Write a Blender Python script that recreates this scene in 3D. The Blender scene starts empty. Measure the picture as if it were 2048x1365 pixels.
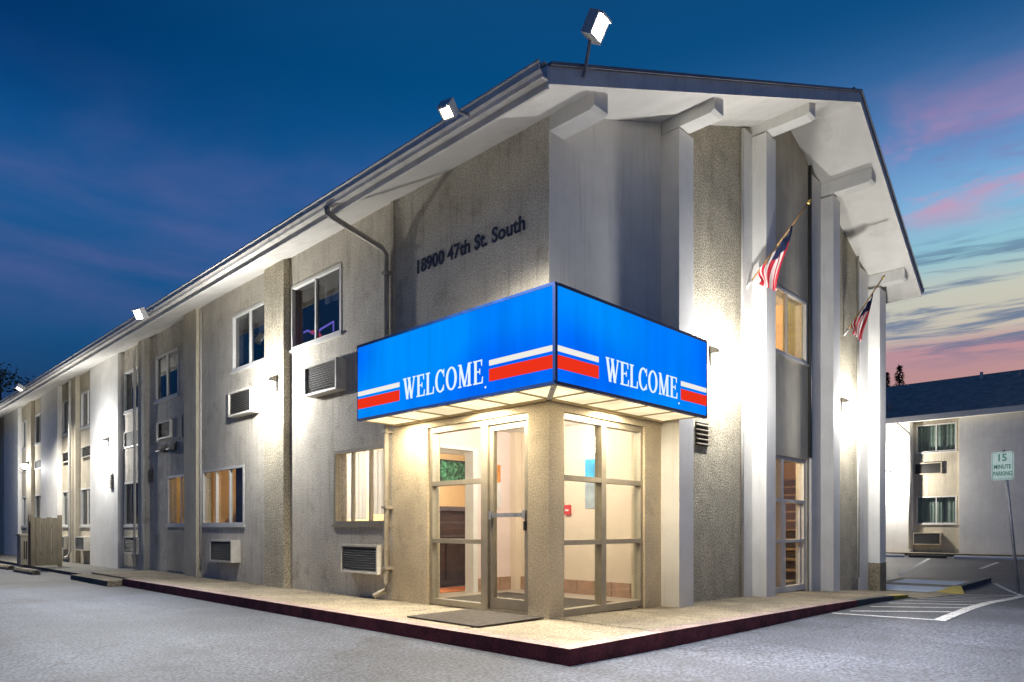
import bpy, bmesh, math, random
from mathutils import Vector, Matrix
R = math.radians
random.seed(7)
sc = bpy.context.scene
COL = sc.collection

# ------------------------------------------------------------------ camera
cam_d = bpy.data.cameras.new('camera')
cam = bpy.data.objects.new('camera', cam_d); COL.objects.link(cam)
cam.location = (-5.475, -4.782, 0.95)
cam.rotation_euler = (R(90), 0, R(44.2 - 90))
cam_d.sensor_width = 36.0
cam_d.lens = 1383 / 2048 * 36
cam_d.shift_y = (1056 - 682.5) / 2048
cam_d.clip_start = 0.05
cam_d.clip_end = 2000
sc.camera = cam

# ------------------------------------------------------------------ view
sc.view_settings.view_transform = 'Standard'
sc.view_settings.look = 'None'
sc.view_settings.exposure = 0.0
sc.view_settings.gamma = 1.0
sc.view_settings.use_curve_mapping = False
sc.cycles.use_denoising = True
sc.cycles.max_bounces = 8
sc.cycles.sample_clamp_indirect = 6.0
sc.cycles.caustics_reflective = False
sc.cycles.caustics_refractive = False

# ------------------------------------------------------------------ node helpers
class NT:
    def __init__(s, tree): s.t = tree; s.n = tree.nodes; s.l = tree.links
    def node(s, typ, **kw):
        n = s.n.new(typ)
        for k, v in kw.items(): setattr(n, k, v)
        return n
    def link(s, a, b): s.l.new(a, b)
    def val(s, sock, v):
        if isinstance(v, bpy.types.NodeSocket): s.l.new(v, sock)
        else: sock.default_value = v
    def math(s, op, a, b=0.0, clamp=False):
        n = s.node('ShaderNodeMath', operation=op, use_clamp=clamp)
        s.val(n.inputs[0], a); s.val(n.inputs[1], b); return n.outputs[0]
    def vmath(s, op, a, b):
        n = s.node('ShaderNodeVectorMath', operation=op)
        s.val(n.inputs[0], a); s.val(n.inputs[1], b); return n
    def rng(s, v, a, b, c=0.0, d=1.0, smooth=True):
        n = s.node('ShaderNodeMapRange', interpolation_type='SMOOTHSTEP' if smooth else 'LINEAR')
        s.val(n.inputs[0], v); n.inputs[1].default_value = a; n.inputs[2].default_value = b
        n.inputs[3].default_value = c; n.inputs[4].default_value = d; return n.outputs[0]
    def noise(s, vec, scale, detail=3.0, rough=0.55, dist=0.0):
        n = s.node('ShaderNodeTexNoise')
        if vec is not None: s.link(vec, n.inputs['Vector'])
        n.inputs['Scale'].default_value = scale; n.inputs['Detail'].default_value = detail
        n.inputs['Roughness'].default_value = rough; n.inputs['Distortion'].default_value = dist
        return n.outputs['Fac']
    def mix(s, f, a, b, blend='MIX'):
        n = s.node('ShaderNodeMix', data_type='RGBA', blend_type=blend)
        s.val(n.inputs[0], f)
        s.val(n.inputs[6], a if isinstance(a, bpy.types.NodeSocket) else (*a[:3], 1))
        s.val(n.inputs[7], b if isinstance(b, bpy.types.NodeSocket) else (*b[:3], 1))
        return n.outputs[2]
    def ramp(s, f, stops, interp='EASE'):
        n = s.node('ShaderNodeValToRGB'); r = n.color_ramp; r.interpolation = interp
        while len(r.elements) < len(stops): r.elements.new(0.5)
        for e, (p, c) in zip(r.elements, stops): e.position = p; e.color = (*c, 1)
        s.link(f, n.inputs[0]); return n.outputs[0]

# ------------------------------------------------------------------ world: dusk sky
W = bpy.data.worlds.new('World'); sc.world = W; W.use_nodes = True
W.node_tree.nodes.clear()
w = NT(W.node_tree)
D = w.node('ShaderNodeTexCoord').outputs['Generated']
sx = w.node('ShaderNodeSeparateXYZ'); w.link(D, sx.inputs[0])
dz = sx.outputs[2]
hl = w.math('POWER', w.math('ADD', w.math('MULTIPLY', sx.outputs[0], sx.outputs[0]), w.math('MULTIPLY', sx.outputs[1], sx.outputs[1])), 0.5)
hs = w.math('ADD', w.math('MULTIPLY', sx.outputs[0], math.cos(R(-6))), w.math('MULTIPLY', sx.outputs[1], math.sin(R(-6))))
s_ = w.math('DIVIDE', hs, w.math('MAXIMUM', hl, 0.001))          # closeness of the compass direction to the sunset
glow = w.rng(s_, 0.58, 0.99)
glow = w.math('MULTIPLY', glow, w.rng(dz, 0.62, 0.36))
away = w.ramp(dz, [(0.0, (0.020, 0.030, 0.085)), (0.13, (0.022, 0.045, 0.13)), (0.23, (0.006, 0.085, 0.24)), (0.36, (0.016, 0.108, 0.315)), (0.44, (0.006, 0.100, 0.305)), (0.54, (0.001, 0.070, 0.215)), (0.75, (0.010, 0.056, 0.165)), (1.0, (0.020, 0.056, 0.145))], 'LINEAR')
away = w.mix(w.math('MULTIPLY', w.rng(dz, 0.36, 0.52), w.rng(s_, 0.62, -0.1)), away, w.mix(1.0, away, (0.45, 0.45, 0.62), 'MULTIPLY'))
west = w.ramp(dz, [(0.0, (0.34, 0.17, 0.17)), (0.17, (0.60, 0.32, 0.31)), (0.215, (0.55, 0.30, 0.34)), (0.235, (0.62, 0.55, 0.46)), (0.275, (0.60, 0.60, 0.50)), (0.315, (0.30, 0.56, 0.64)), (0.37, (0.22, 0.46, 0.72)), (0.43, (0.14, 0.30, 0.60)), (0.56, (0.02, 0.12, 0.33)), (1.0, (0.002, 0.06, 0.19))], 'LINEAR')
base = w.mix(glow, away, west)
st = w.vmath('MULTIPLY', D, (1.0, 1.0, 13.0)).outputs[0]
st2 = w.vmath('MULTIPLY', D, (1.0, 1.0, 3.6)).outputs[0]
# long slate streaks low over the sunset
n1 = w.noise(st, 4.2, 6, 0.6, 0.35)
f1 = w.math('MULTIPLY', w.rng(n1, 0.45, 0.58), w.math('MULTIPLY', glow, w.math('MULTIPLY', w.rng(dz, 0.18, 0.23), w.rng(dz, 0.37, 0.29))))
base = w.mix(w.math('MULTIPLY', f1, 0.85), base, (0.10, 0.17, 0.31))
# pink cloud banks higher up
n2 = w.noise(st2, 3.0, 5, 0.6, 0.6)
f2 = w.math('MULTIPLY', w.rng(n2, 0.46, 0.64), w.math('MULTIPLY', glow, w.math('MULTIPLY', w.rng(dz, 0.33, 0.39), w.rng(dz, 0.50, 0.42))))
base = w.mix(w.math('MULTIPLY', f2, 0.9), base, (0.72, 0.27, 0.38))
n2b = w.noise(st2, 5.2, 5, 0.6, 0.3)
f2b = w.math('MULTIPLY', w.rng(n2b, 0.5, 0.68), w.math('MULTIPLY', glow, w.math('MULTIPLY', w.rng(dz, 0.36, 0.41), w.rng(dz, 0.52, 0.45))))
base = w.mix(w.math('MULTIPLY', f2b, 0.6), base, (0.22, 0.20, 0.42))
# faint violet cloud veil elsewhere
n3 = w.noise(w.vmath('MULTIPLY', D, (1.0, 1.0, 2.6)).outputs[0], 2.0, 5, 0.55, 0.5)
f3 = w.math('MULTIPLY', w.rng(n3, 0.40, 0.66), w.math('MULTIPLY', w.math('MULTIPLY', w.rng(dz, 0.52, 0.38), w.rng(dz, 0.17, 0.34)), w.rng(s_, 0.98, 0.72)))
base = w.mix(w.math('MULTIPLY', f3, 0.8), base, (0.115, 0.135, 0.36))
n4 = w.noise(w.vmath('MULTIPLY', D, (1.0, 1.0, 2.0)).outputs[0], 1.2, 4, 0.5)
base = w.mix(w.rng(n4, 0.35, 0.75, 0.0, 0.35), base, w.mix(1.0, base, (0.45, 0.6, 0.62), 'MULTIPLY'))
bg = w.node('ShaderNodeBackground'); w.link(base, bg.inputs[0]); bg.inputs[1].default_value = 1.0
w.link(bg.outputs[0], w.node('ShaderNodeOutputWorld').inputs[0])

# the last trace of after-sunset light, very weak and soft, low from the west
sun_d = bpy.data.lights.new('sun', 'SUN'); sun_d.energy = 0.12; sun_d.angle = R(20); sun_d.color = (1.0, 0.72, 0.62)
sun = bpy.data.objects.new('sun', sun_d); COL.objects.link(sun)
sun.rotation_euler = (R(82), 0, R(90 - 6))

# ------------------------------------------------------------------ materials
MATS = {}
def mat(name, color, rough=0.7, metal=0.0, var=0.12, vscale=6.0, fine=0.0, fscale=120.0, bump=0.0, bscale=80.0, bdist=0.01, spec=0.4, stretch=None, streak=0.0, emit=None, estr=0.0, stain=None):
    m = bpy.data.materials.new(name); m.use_nodes = True
    t = NT(m.node_tree); b = t.n['Principled BSDF']
    P = t.node('ShaderNodeTexCoord').outputs['Object']
    if stretch: P = t.vmath('MULTIPLY', P, stretch).outputs[0]
    c = None
    hi = tuple(min(1, x * (1 + var)) for x in color); lo = tuple(x * (1 - var) for x in color)
    c = t.mix(t.rng(t.noise(P, vscale, 4, 0.6), 0.3, 0.7), lo, hi)
    if fine > 0:
        c = t.mix(t.rng(t.noise(P, fscale, 1, 0.5), 0.38, 0.62, 0, 1), t.mix(1.0, c, (1 - fine,) * 3, 'MULTIPLY'), c)
    if streak > 0:   # rain streaks running down the wall
        n = t.noise(t.vmath('MULTIPLY', P, (5.0, 5.0, 0.35)).outputs[0], 2.2, 5, 0.65)
        c = t.mix(t.rng(n, 0.50, 0.72, 0, streak), c, t.mix(1.0, c, (0.55, 0.52, 0.46), 'MULTIPLY'))
    if stain:        # splash-dirt
        n = t.noise(P, stain[1], 6, 0.7)
        c = t.mix(t.rng(n, 0.52, 0.68, 0, stain[0]), c, t.mix(1.0, c, (0.5, 0.46, 0.4), 'MULTIPLY'))
    t.link(c, b.inputs['Base Color'])
    b.inputs['Roughness'].default_value = rough; b.inputs['Metallic'].default_value = metal
    b.inputs['Specular IOR Level'].default_value = spec
    if emit:
        b.inputs['Emission Color'].default_value = (*emit, 1); b.inputs['Emission Strength'].default_value = estr
    if bump > 0:
        bn = t.node('ShaderNodeBump'); bn.inputs['Strength'].default_value = bump; bn.inputs['Distance'].default_value = bdist
        t.link(t.noise(P, bscale, 4, 0.65), bn.inputs['Height']); t.link(bn.outputs[0], b.inputs['Normal'])
    MATS[name] = m
    return m
def cloth(name, color, trans=0.5):
    m = mat(name, color, 0.9, var=0.12, vscale=6); t = NT(m.node_tree); b = t.n['Principled BSDF']; out = t.n['Material Output']
    tl = t.node('ShaderNodeBsdfTranslucent'); tl.inputs[0].default_value = (*color, 1)
    mx = t.node('ShaderNodeMixShader'); mx.inputs[0].default_value = trans
    t.link(b.outputs[0], mx.inputs[1]); t.link(tl.outputs[0], mx.inputs[2]); t.link(mx.outputs[0], out.inputs[0])
def emis(name, color, strength, var=0.0, vscale=1.5):
    m = bpy.data.materials.new(name); m.use_nodes = True; m.node_tree.nodes.clear(); t = NT(m.node_tree)
    e = t.node('ShaderNodeEmission'); e.inputs[1].default_value = strength
    if var > 0:
        P = t.node('ShaderNodeTexCoord').outputs['Object']
        e.inputs[0].default_value = (*color, 1)
        t.link(t.rng(t.noise(P, vscale, 2, 0.5), 0.3, 0.7, strength * (1 - var), strength * (1 + var)), e.inputs[1])
    e.inputs[0].default_value = (*color, 1)
    t.link(e.outputs[0], t.node('ShaderNodeOutputMaterial').inputs[0])
    MATS[name] = m; return m
def glass(name, tint=(0.9, 0.95, 0.95), refl=0.10):
    m = bpy.data.materials.new(name); m.use_nodes = True; m.node_tree.nodes.clear(); t = NT(m.node_tree)
    tr = t.node('ShaderNodeBsdfTransparent'); tr.inputs[0].default_value = (*tint, 1)
    gl = t.node('ShaderNodeBsdfGlossy'); gl.inputs['Roughness'].default_value = 0.03
    lw = t.node('ShaderNodeLayerWeight'); lw.inputs['Blend'].default_value = 0.5
    f = t.math('ADD', t.math('MULTIPLY', t.math('POWER', lw.outputs['Facing'], 4.0), 0.6), refl, True)
    mx = t.node('ShaderNodeMixShader'); t.link(f, mx.inputs[0]); t.link(tr.outputs[0], mx.inputs[1]); t.link(gl.outputs[0], mx.inputs[2])
    t.link(mx.outputs[0], t.node('ShaderNodeOutputMaterial').inputs[0])
    MATS[name] = m; return m

mat('stucco', (0.70, 0.65, 0.555), 0.9, var=0.10, vscale=1.6, fine=0.35, fscale=55, bump=0.7, bscale=50, bdist=0.025, streak=0.65, stain=(0.5, 2.2))
mat('pebble', (0.60, 0.54, 0.41), 0.9, var=0.14, vscale=2.5, fine=0.5, fscale=42, bump=0.8, bscale=44, bdist=0.03, streak=0.3, stain=(0.4, 2.4))
mat('entrance_stucco', (0.72, 0.61, 0.43), 0.9, var=0.10, vscale=1.6, fine=0.24, fscale=55, bump=0.55, bscale=60, bdist=0.02, stain=(0.35, 3.0))
mat('smooth_wall', (0.78, 0.755, 0.71), 0.85, var=0.07, vscale=1.3, fine=0.12, fscale=90, bump=0.2, bscale=90, bdist=0.01, streak=0.35)
mat('bay_panel', (0.58, 0.52, 0.405), 0.85, var=0.1, vscale=2.0, fine=0.2, fscale=60, bump=0.3, bscale=70, bdist=0.01, streak=0.5)
mat('white_paint', (0.80, 0.785, 0.745), 0.6, var=0.06, vscale=2.0, fine=0.05, bump=0.08, bscale=50, bdist=0.005, streak=0.2)
mat('soffit_paint', (0.80, 0.78, 0.735), 0.7, var=0.07, vscale=1.2, fine=0.06, bump=0.1, bscale=30, bdist=0.005, stain=(0.25, 1.5))
mat('fascia_paint', (0.84, 0.81, 0.76), 0.6, var=0.08, vscale=3.0, fine=0.08, streak=0.3)
mat('gutter_metal', (0.78, 0.75, 0.69), 0.45, var=0.10, vscale=4.0, stain=(0.4, 5.0))
mat('shingle', (0.060, 0.062, 0.070), 0.95, var=0.35, vscale=8, fine=0.5, fscale=30, bump=0.6, bscale=24, bdist=0.02, stretch=(1, 2, 1))
mat('wing_shingle', (0.58, 0.44, 0.36), 0.95, var=0.2, vscale=3, fine=0.35, fscale=30, bump=0.6, bscale=24, bdist=0.02)
mat('drip_metal', (0.22, 0.225, 0.25), 0.5, var=0.1)
mat('pipe_paint', (0.40, 0.36, 0.29), 0.5, var=0.1, vscale=5, stain=(0.4, 8))
mat('pipe_white', (0.66, 0.64, 0.58), 0.5, var=0.08, vscale=5)
mat('alu_beige', (0.42, 0.375, 0.29), 0.38, 0.35, var=0.08, vscale=9)
mat('alu_white', (0.66, 0.65, 0.62), 0.45, var=0.05, vscale=9)
mat('ac_case', (0.62, 0.59, 0.52), 0.5, var=0.08, vscale=8, stain=(0.3, 12))
mat('dark_grille', (0.035, 0.035, 0.035), 0.6, var=0.2, vscale=20)
mat('grille_slat', (0.11, 0.105, 0.10), 0.5, var=0.2, vscale=20)
asph = mat('asphalt', (0.058, 0.065, 0.088), 0.72, var=0.38, vscale=0.4, fine=0.70, fscale=40, bump=0.25, bscale=60, bdist=0.010, spec=0.45, stain=(0.75, 0.5))
def wear(m, crack=0.75, oil=0.55):     # hairline cracks and oil drips with their own shapes
    t = NT(m.node_tree); b = t.n['Principled BSDF']; src = b.inputs['Base Color'].links[0].from_socket
    P = t.node('ShaderNodeTexCoord').outputs['Object']
    wob = t.node('ShaderNodeTexNoise'); wob.inputs['Scale'].default_value = 1.7; wob.inputs['Detail'].default_value = 5; t.link(P, wob.inputs['Vector'])
    q = t.vmath('ADD', P, t.vmath('MULTIPLY', wob.outputs['Color'], (0.9, 0.9, 0.0)).outputs[0]).outputs[0]
    v = t.node('ShaderNodeTexVoronoi', feature='DISTANCE_TO_EDGE'); v.inputs['Scale'].default_value = 0.33; t.link(q, v.inputs['Vector'])
    k = t.math('MULTIPLY', t.rng(v.outputs['Distance'], 0.0060, 0.0020), t.rng(t.noise(P, 0.45, 2), 0.42, 0.52))
    c = t.mix(t.math('MULTIPLY', k, crack), src, (0.015, 0.015, 0.017))
    o = t.node('ShaderNodeTexVoronoi', feature='F1'); o.inputs['Scale'].default_value = 0.8; o.inputs['Randomness'].default_value = 1.0
    t.link(t.vmath('ADD', P, t.vmath('MULTIPLY', wob.outputs['Color'], (0.25, 0.25, 0.0)).outputs[0]).outputs[0], o.inputs['Vector'])
    f = t.math('MULTIPLY', t.rng(o.outputs['Distance'], 0.20, 0.05), t.rng(t.noise(P, 0.8, 2), 0.50, 0.62))
    c = t.mix(t.math('MULTIPLY', f, oil), c, (0.022, 0.022, 0.024))
    # pale worn wheel paths and streaks along the driving lane
    sw_ = t.noise(t.vmath('MULTIPLY', P, (1.6, 0.16, 1.0)).outputs[0], 1.0, 4, 0.6)
    c = t.mix(t.rng(sw_, 0.48, 0.70, 0.0, 0.40), c, t.mix(1.0, c, (1.7, 1.68, 1.62), 'MULTIPLY'))
    t.link(c, b.inputs['Base Color'])
wear(asph)
mat('concrete', (0.31, 0.262, 0.185), 0.9, var=0.22, vscale=1.3, fine=0.5, fscale=50, bump=0.4, bscale=110, bdist=0.006, stain=(0.45, 3.0))
mat('red_curb', (0.27, 0.050, 0.052), 0.75, var=0.35, vscale=5, fine=0.4, fscale=60, bump=0.5, bscale=50, bdist=0.01, stain=(0.7, 6))
mat('kerb_top', (0.30, 0.22, 0.20), 0.9, var=0.2, vscale=5, fine=0.4, fscale=60, stain=(0.5, 6))
mat('grey_curb', (0.16, 0.155, 0.14), 0.9, var=0.25, vscale=6, fine=0.4, fscale=60, bump=0.5, bscale=50, bdist=0.01, stain=(0.6, 6))
mat('yellow_paint', (0.62, 0.45, 0.04), 0.7, var=0.2, vscale=8, fine=0.3, fscale=60, stain=(0.6, 9))
mat('line_paint', (0.60, 0.60, 0.60), 0.8, var=0.15, vscale=6, fine=0.45, fscale=45, stain=(0.8, 7))
mat('pale_blue_lit', (0.60, 0.70, 0.78), 0.8, var=0.12, vscale=3, fine=0.2, fscale=60, stain=(0.3, 4))  # pale blue with the brightness of lit paving put into the colour
mat('mat_rubber', (0.075, 0.062, 0.050), 0.95, var=0.25, vscale=14, fine=0.5, fscale=140, bump=0.8, bscale=160, bdist=0.01)
mat('canopy_trim', (0.006, 0.03, 0.14), 0.4, var=0.2)
mat('canopy_metal', (0.35, 0.35, 0.35), 0.5, var=0.1)
mat('soffit_bar', (0.42, 0.33, 0.19), 0.5, var=0.1)
mat('interior_pink', (0.72, 0.59, 0.55), 0.8, var=0.05, vscale=2)
mat('interior_beige', (0.70, 0.59, 0.46), 0.8, var=0.05, vscale=2)
mat('interior_tan', (0.60, 0.40, 0.20), 0.8, var=0.06, vscale=2)
mat('interior_white', (0.68, 0.66, 0.62), 0.8, var=0.05, vscale=2)
mat('interior_grey', (0.30, 0.29, 0.29), 0.8, var=0.08, vscale=2)
mat('floor_tile', (0.42, 0.36, 0.30), 0.35, var=0.1, vscale=6)
mat('base_tile', (0.36, 0.22, 0.14), 0.4, var=0.15, vscale=8)
mat('dark_wood', (0.065, 0.040, 0.030), 0.45, var=0.3, vscale=4, stretch=(1, 1, 6))
mat('counter_top', (0.10, 0.085, 0.085), 0.3, var=0.2, vscale=9)
mat('door_white', (0.70, 0.68, 0.64), 0.5, var=0.04)
cloth('curtain_teal', (0.42, 0.54, 0.52))
cloth('curtain_grey', (0.20, 0.20, 0.22))
cloth('curtain_gold', (0.62, 0.42, 0.10))
cloth('curtain_olive', (0.34, 0.32, 0.09))
cloth('curtain_white', (0.70, 0.68, 0.62))
cloth('blind_white', (0.66, 0.66, 0.68))
mat('pane_reflection_navy', (0.018, 0.024, 0.05), 0.6, var=0.3, vscale=3)  # opaque navy holding the dark reflection of one window pane
mat('purple_fabric', (0.16, 0.10, 0.30), 0.9, var=0.2, vscale=10)
mat('orange_fabric', (0.55, 0.17, 0.05), 0.9, var=0.3, vscale=12)
mat('black_metal', (0.03, 0.03, 0.03), 0.45, 0.3, var=0.2)
mat('lamp_bronze', (0.16, 0.15, 0.14), 0.45, 0.4, var=0.15)
mat('flag_red', (0.52, 0.025, 0.05), 0.85, var=0.15, vscale=20)
mat('flag_white', (0.72, 0.68, 0.66), 0.85, var=0.06, vscale=20)
mat('flag_blue', (0.012, 0.022, 0.075), 0.85, var=0.2, vscale=20)
mat('pole_wood', (0.40, 0.24, 0.10), 0.6, var=0.2, vscale=30)
mat('gold', (0.75, 0.55, 0.16), 0.3, 0.8, var=0.1)
mat('galv_steel', (0.34, 0.35, 0.38), 0.5, 0.5, var=0.2, vscale=20)
mat('sign_white', (0.62, 0.82, 0.81), 0.5, var=0.05, vscale=10)
mat('sign_green', (0.01, 0.20, 0.14), 0.5, var=0.1, vscale=10)
mat('letter_navy', (0.018, 0.02, 0.045), 0.5, var=0.1)
mat('leaf', (0.040, 0.065, 0.030), 0.8, var=0.4, vscale=3)
mat('needle', (0.030, 0.036, 0.030), 0.85, var=0.4, vscale=3)
mat('bark', (0.06, 0.045, 0.035), 0.95, var=0.3, vscale=8)
mat('fence_wood', (0.22, 0.185, 0.125), 0.8, var=0.15, vscale=5, stretch=(6, 6, 0.6), streak=0.4)
mat('cabinet_paint', (0.36, 0.32, 0.245), 0.6, var=0.08, vscale=4, streak=0.3)
mat('stair_tread', (0.30, 0.22, 0.14), 0.6, var=0.25, vscale=7)
mat('stair_riser', (0.06, 0.045, 0.035), 0.8, var=0.25, vscale=7)
mat('poster_paper', (0.62, 0.60, 0.60), 0.6, var=0.05)
mat('poster_dark', (0.05, 0.04, 0.06), 0.6, var=0.3, vscale=20)
mat('poster_orange', (0.55, 0.22, 0.06), 0.6, var=0.4, vscale=25)
mat('picture_green', (0.05, 0.17, 0.09), 0.4, var=0.8, vscale=9, fine=0.6, fscale=18)
mat('banner_blue', (0.05, 0.36, 0.62), 0.5, var=0.25, vscale=6)
mat('banner_grey', (0.30, 0.36, 0.38), 0.5, var=0.25, vscale=6)
mat('alarm_red', (0.55, 0.04, 0.05), 0.4, var=0.1)
mat('pipe_pink', (0.55, 0.42, 0.40), 0.6, var=0.1)
glass('glass_clear', (0.94, 0.95, 0.93), 0.05)
glass('glass_dark', (0.55, 0.57, 0.60), 0.10)
m = emis('sign_blue', (0.0, 0.20, 1.0), 1.0); t = NT(m.node_tree); e = t.n['Emission']
P = t.node('ShaderNodeTexCoord').outputs['Object']
t.link(t.mix(t.rng(t.noise(t.vmath('MULTIPLY', P, (1, 1, 1.6)).outputs[0], 0.7, 0), 0.30, 0.70), (0.0, 0.14, 0.95), (0.0, 0.27, 1.0)), e.inputs[0])
t.link(t.math('ADD', t.rng(t.noise(t.vmath('MULTIPLY', P, (5, 5, .5)).outputs[0], 1.1, 3), 0.3, 0.7, 0.92, 1.06), 0.0), e.inputs[1])
emis('sign_letter', (0.80, 0.94, 1.0), 1.0)
emis('sign_stripe', (0.92, 0.90, 0.84), 0.95)
emis('sign_red', (0.90, 0.035, 0.012), 0.95)
emis('soffit_glow', (1.0, 0.82, 0.50), 1.35, 0.25, 2.0)
emis('lens_cool', (0.95, 0.98, 1.0), 30.0)
emis('lens_warm', (1.0, 0.93, 0.78), 22.0)
emis('diffuser', (1.0, 0.90, 0.76), 5.0)
emis('neon_purple', (0.32, 0.22, 1.0), 1.6)
emis('neon_red', (1.0, 0.10, 0.16), 1.3)

# ------------------------------------------------------------------ mesh builder
class MB:
    """collects shapes, mapped through a frame (origin, u, n): local (u, out, z) -> world"""
    def __init__(s, fr=None): s.v = []; s.f = []; s.m = []; s.fr = fr
    def P(s, p):
        if s.fr is None: return tuple(p)
        o, u, n = s.fr
        return (o[0] + u[0] * p[0] + n[0] * p[1], o[1] + u[1] * p[0] + n[1] * p[1], o[2] + p[2])
    def add(s, vs, fs, mi=0):
        b = len(s.v); s.v += [s.P(p) for p in vs]
        s.f += [tuple(b + i for i in f) for f in fs]; s.m += [mi] * len(fs); return s
    def box(s, a0, a1, b0, b1, z0, z1, mi=0):
        vs = [(a0, b0, z0), (a1, b0, z0), (a1, b1, z0), (a0, b1, z0), (a0, b0, z1), (a1, b0, z1), (a1, b1, z1), (a0, b1, z1)]
        return s.add(vs, [(0, 3, 2, 1), (4, 5, 6, 7), (0, 1, 5, 4), (1, 2, 6, 5), (2, 3, 7, 6), (3, 0, 4, 7)], mi)
    def prism(s, pts, d, mi=0):
        """closed polygon pts extruded by vector d"""
        n = len(pts); vs = list(pts) + [tuple(p[i] + d[i] for i in range(3)) for p in pts]
        fs = [tuple(range(n))[::-1], tuple(range(n, 2 * n))] + [(i, (i + 1) % n, n + (i + 1) % n, n + i) for i in range(n)]
        return s.add(vs, fs, mi)
    def tube(s, pts, r, seg=8, mi=0, r2=None):
        rings = []; pts = [Vector(p) for p in pts]
        for i, p in enumerate(pts):
            d = (pts[min(i + 1, len(pts) - 1)] - pts[max(i - 1, 0)]).normalized()
            a = Vector((0, 0, 1)) if abs(d.z) < 0.9 else Vector((1, 0, 0))
            x = d.cross(a).normalized(); y = d.cross(x).normalized()
            rr = r if r2 is None else r + (r2 - r) * i / (len(pts) - 1)
            rings.append([p + (x * math.cos(t) + y * math.sin(t)) * rr for t in (2 * math.pi * k / seg for k in range(seg))])
        vs = [tuple(q) for rg in rings for q in rg]; fs = []
        for i in range(len(rings) - 1):
            for k in range(seg):
                k2 = (k + 1) % seg; fs.append((i * seg + k, i * seg + k2, (i + 1) * seg + k2, (i + 1) * seg + k))
        fs += [tuple(range(seg))[::-1], tuple(range((len(rings) - 1) * seg, len(rings) * seg))]
        return s.add(vs, fs, mi)
    def build(s, name, m, parent=None, smooth=False):
        me = bpy.data.meshes.new(name); me.from_pydata(s.v, [], s.f)
        for mm in (m if isinstance(m, (list, tuple)) else [m]): me.materials.append(MATS[mm])
        me.polygons.foreach_set('material_index', s.m)
        bm = bmesh.new(); bm.from_mesh(me); bmesh.ops.recalc_face_normals(bm, faces=bm.faces); bm.to_mesh(me); bm.free()
        if smooth: me.polygons.foreach_set('use_smooth', [True] * len(me.polygons))
        me.update()
        o = bpy.data.objects.new(name, me); COL.objects.link(o)
        if parent is not None: attach(o, parent)
        return o
def attach(o, p):
    o.parent = p
    o.matrix_parent_inverse = wm(p).inverted()
def wm(o):
    m = o.matrix_basis.copy()
    if o.parent is not None: m = wm(o.parent) @ o.matrix_parent_inverse @ m
    return m
def thing(name, loc, label, cat, group=None):
    o = bpy.data.objects.new(name, None); COL.objects.link(o); o.location = loc; o.empty_display_size = 0.2
    return tag(o, label, cat, group)
def tag(o, label, cat, group=None):
    o['label'] = label; o['category'] = cat
    if group: o['group'] = group
    return o
def struct(o): o['kind'] = 'structure'; return o
FL = ((0, 0, 0), (0, 1), (-1, 0))        # left facade: u runs back along +Y, outwards is -X
FLT = ((0, 0, 0), (0, -1), (-1, 0))      # the same facade read left to right
FG = ((0, 0, 0), (1, 0), (0, -1))        # gable facade: u runs along +X, outwards is -Y
XA = 24.73
FA = ((XA, 0, 0), (0, 1), (-1, 0))       # facade of the far wing

LP = {'lamp_light': 5.0, 'canopy_light': 3.2}
def light(name, kind, loc, power, color, parent, size=0.05, aim=None, cone=None):
    d = bpy.data.lights.new(name, kind); d.energy = power * LP.get(name, 1); d.color = color
    if kind == 'AREA': d.shape = 'SQUARE'; d.size = size
    else: d.shadow_soft_size = size
    if cone: d.spot_size = R(cone); d.spot_blend = 0.6
    o = bpy.data.objects.new(name, d); COL.objects.link(o); o.location = loc
    if aim: o.rotation_euler = Vector(aim).to_track_quat('-Z', 'Y').to_euler()
    bpy.context.view_layer.update()
    attach(o, parent); return o

# ------------------------------------------------------------------ ground
PROF = [(-1.3, -.13), (0, -.16), (2, -.18), (4, -.19), (6, -.21), (8, -.27), (10, -.38), (12, -.47), (14, -.5), (17, -.46), (24, -.1), (26, -.05)]
def interp(P, x):
    if x <= P[0][0]: return P[0][1]
    for a, b in zip(P, P[1:]):
        if x <= b[0]: return a[1] + (b[1] - a[1]) * (x - a[0]) / (b[0] - a[0])
    return P[-1][1]
def road(x): return interp(PROF, x)
SIDE = [(-1.3, 0), (0, -.012), (2, -.045), (4, -.08), (6, -.13), (7.5, -.19), (10, -.355), (12, -.45), (14, -.49), (17, -.45)]
def side(x): return interp(SIDE, x)

def sheet(name, xs, ys, zf, m, off=0.0):
    vs = [(x, y, zf(x) + off) for x in xs for y in ys]; ny = len(ys)
    fs = [(i * ny + j, (i + 1) * ny + j, (i + 1) * ny + j + 1, i * ny + j + 1) for i in range(len(xs) - 1) for j in range(ny - 1)]
    b = MB(); b.add(vs, fs); return b.build(name, m)
struct(sheet('parking_lot', [-500, -60, -10] + [p[0] for p in PROF] + [60, 500], [-500, -40, 0, 40, 500], road, 'asphalt'))

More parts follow.
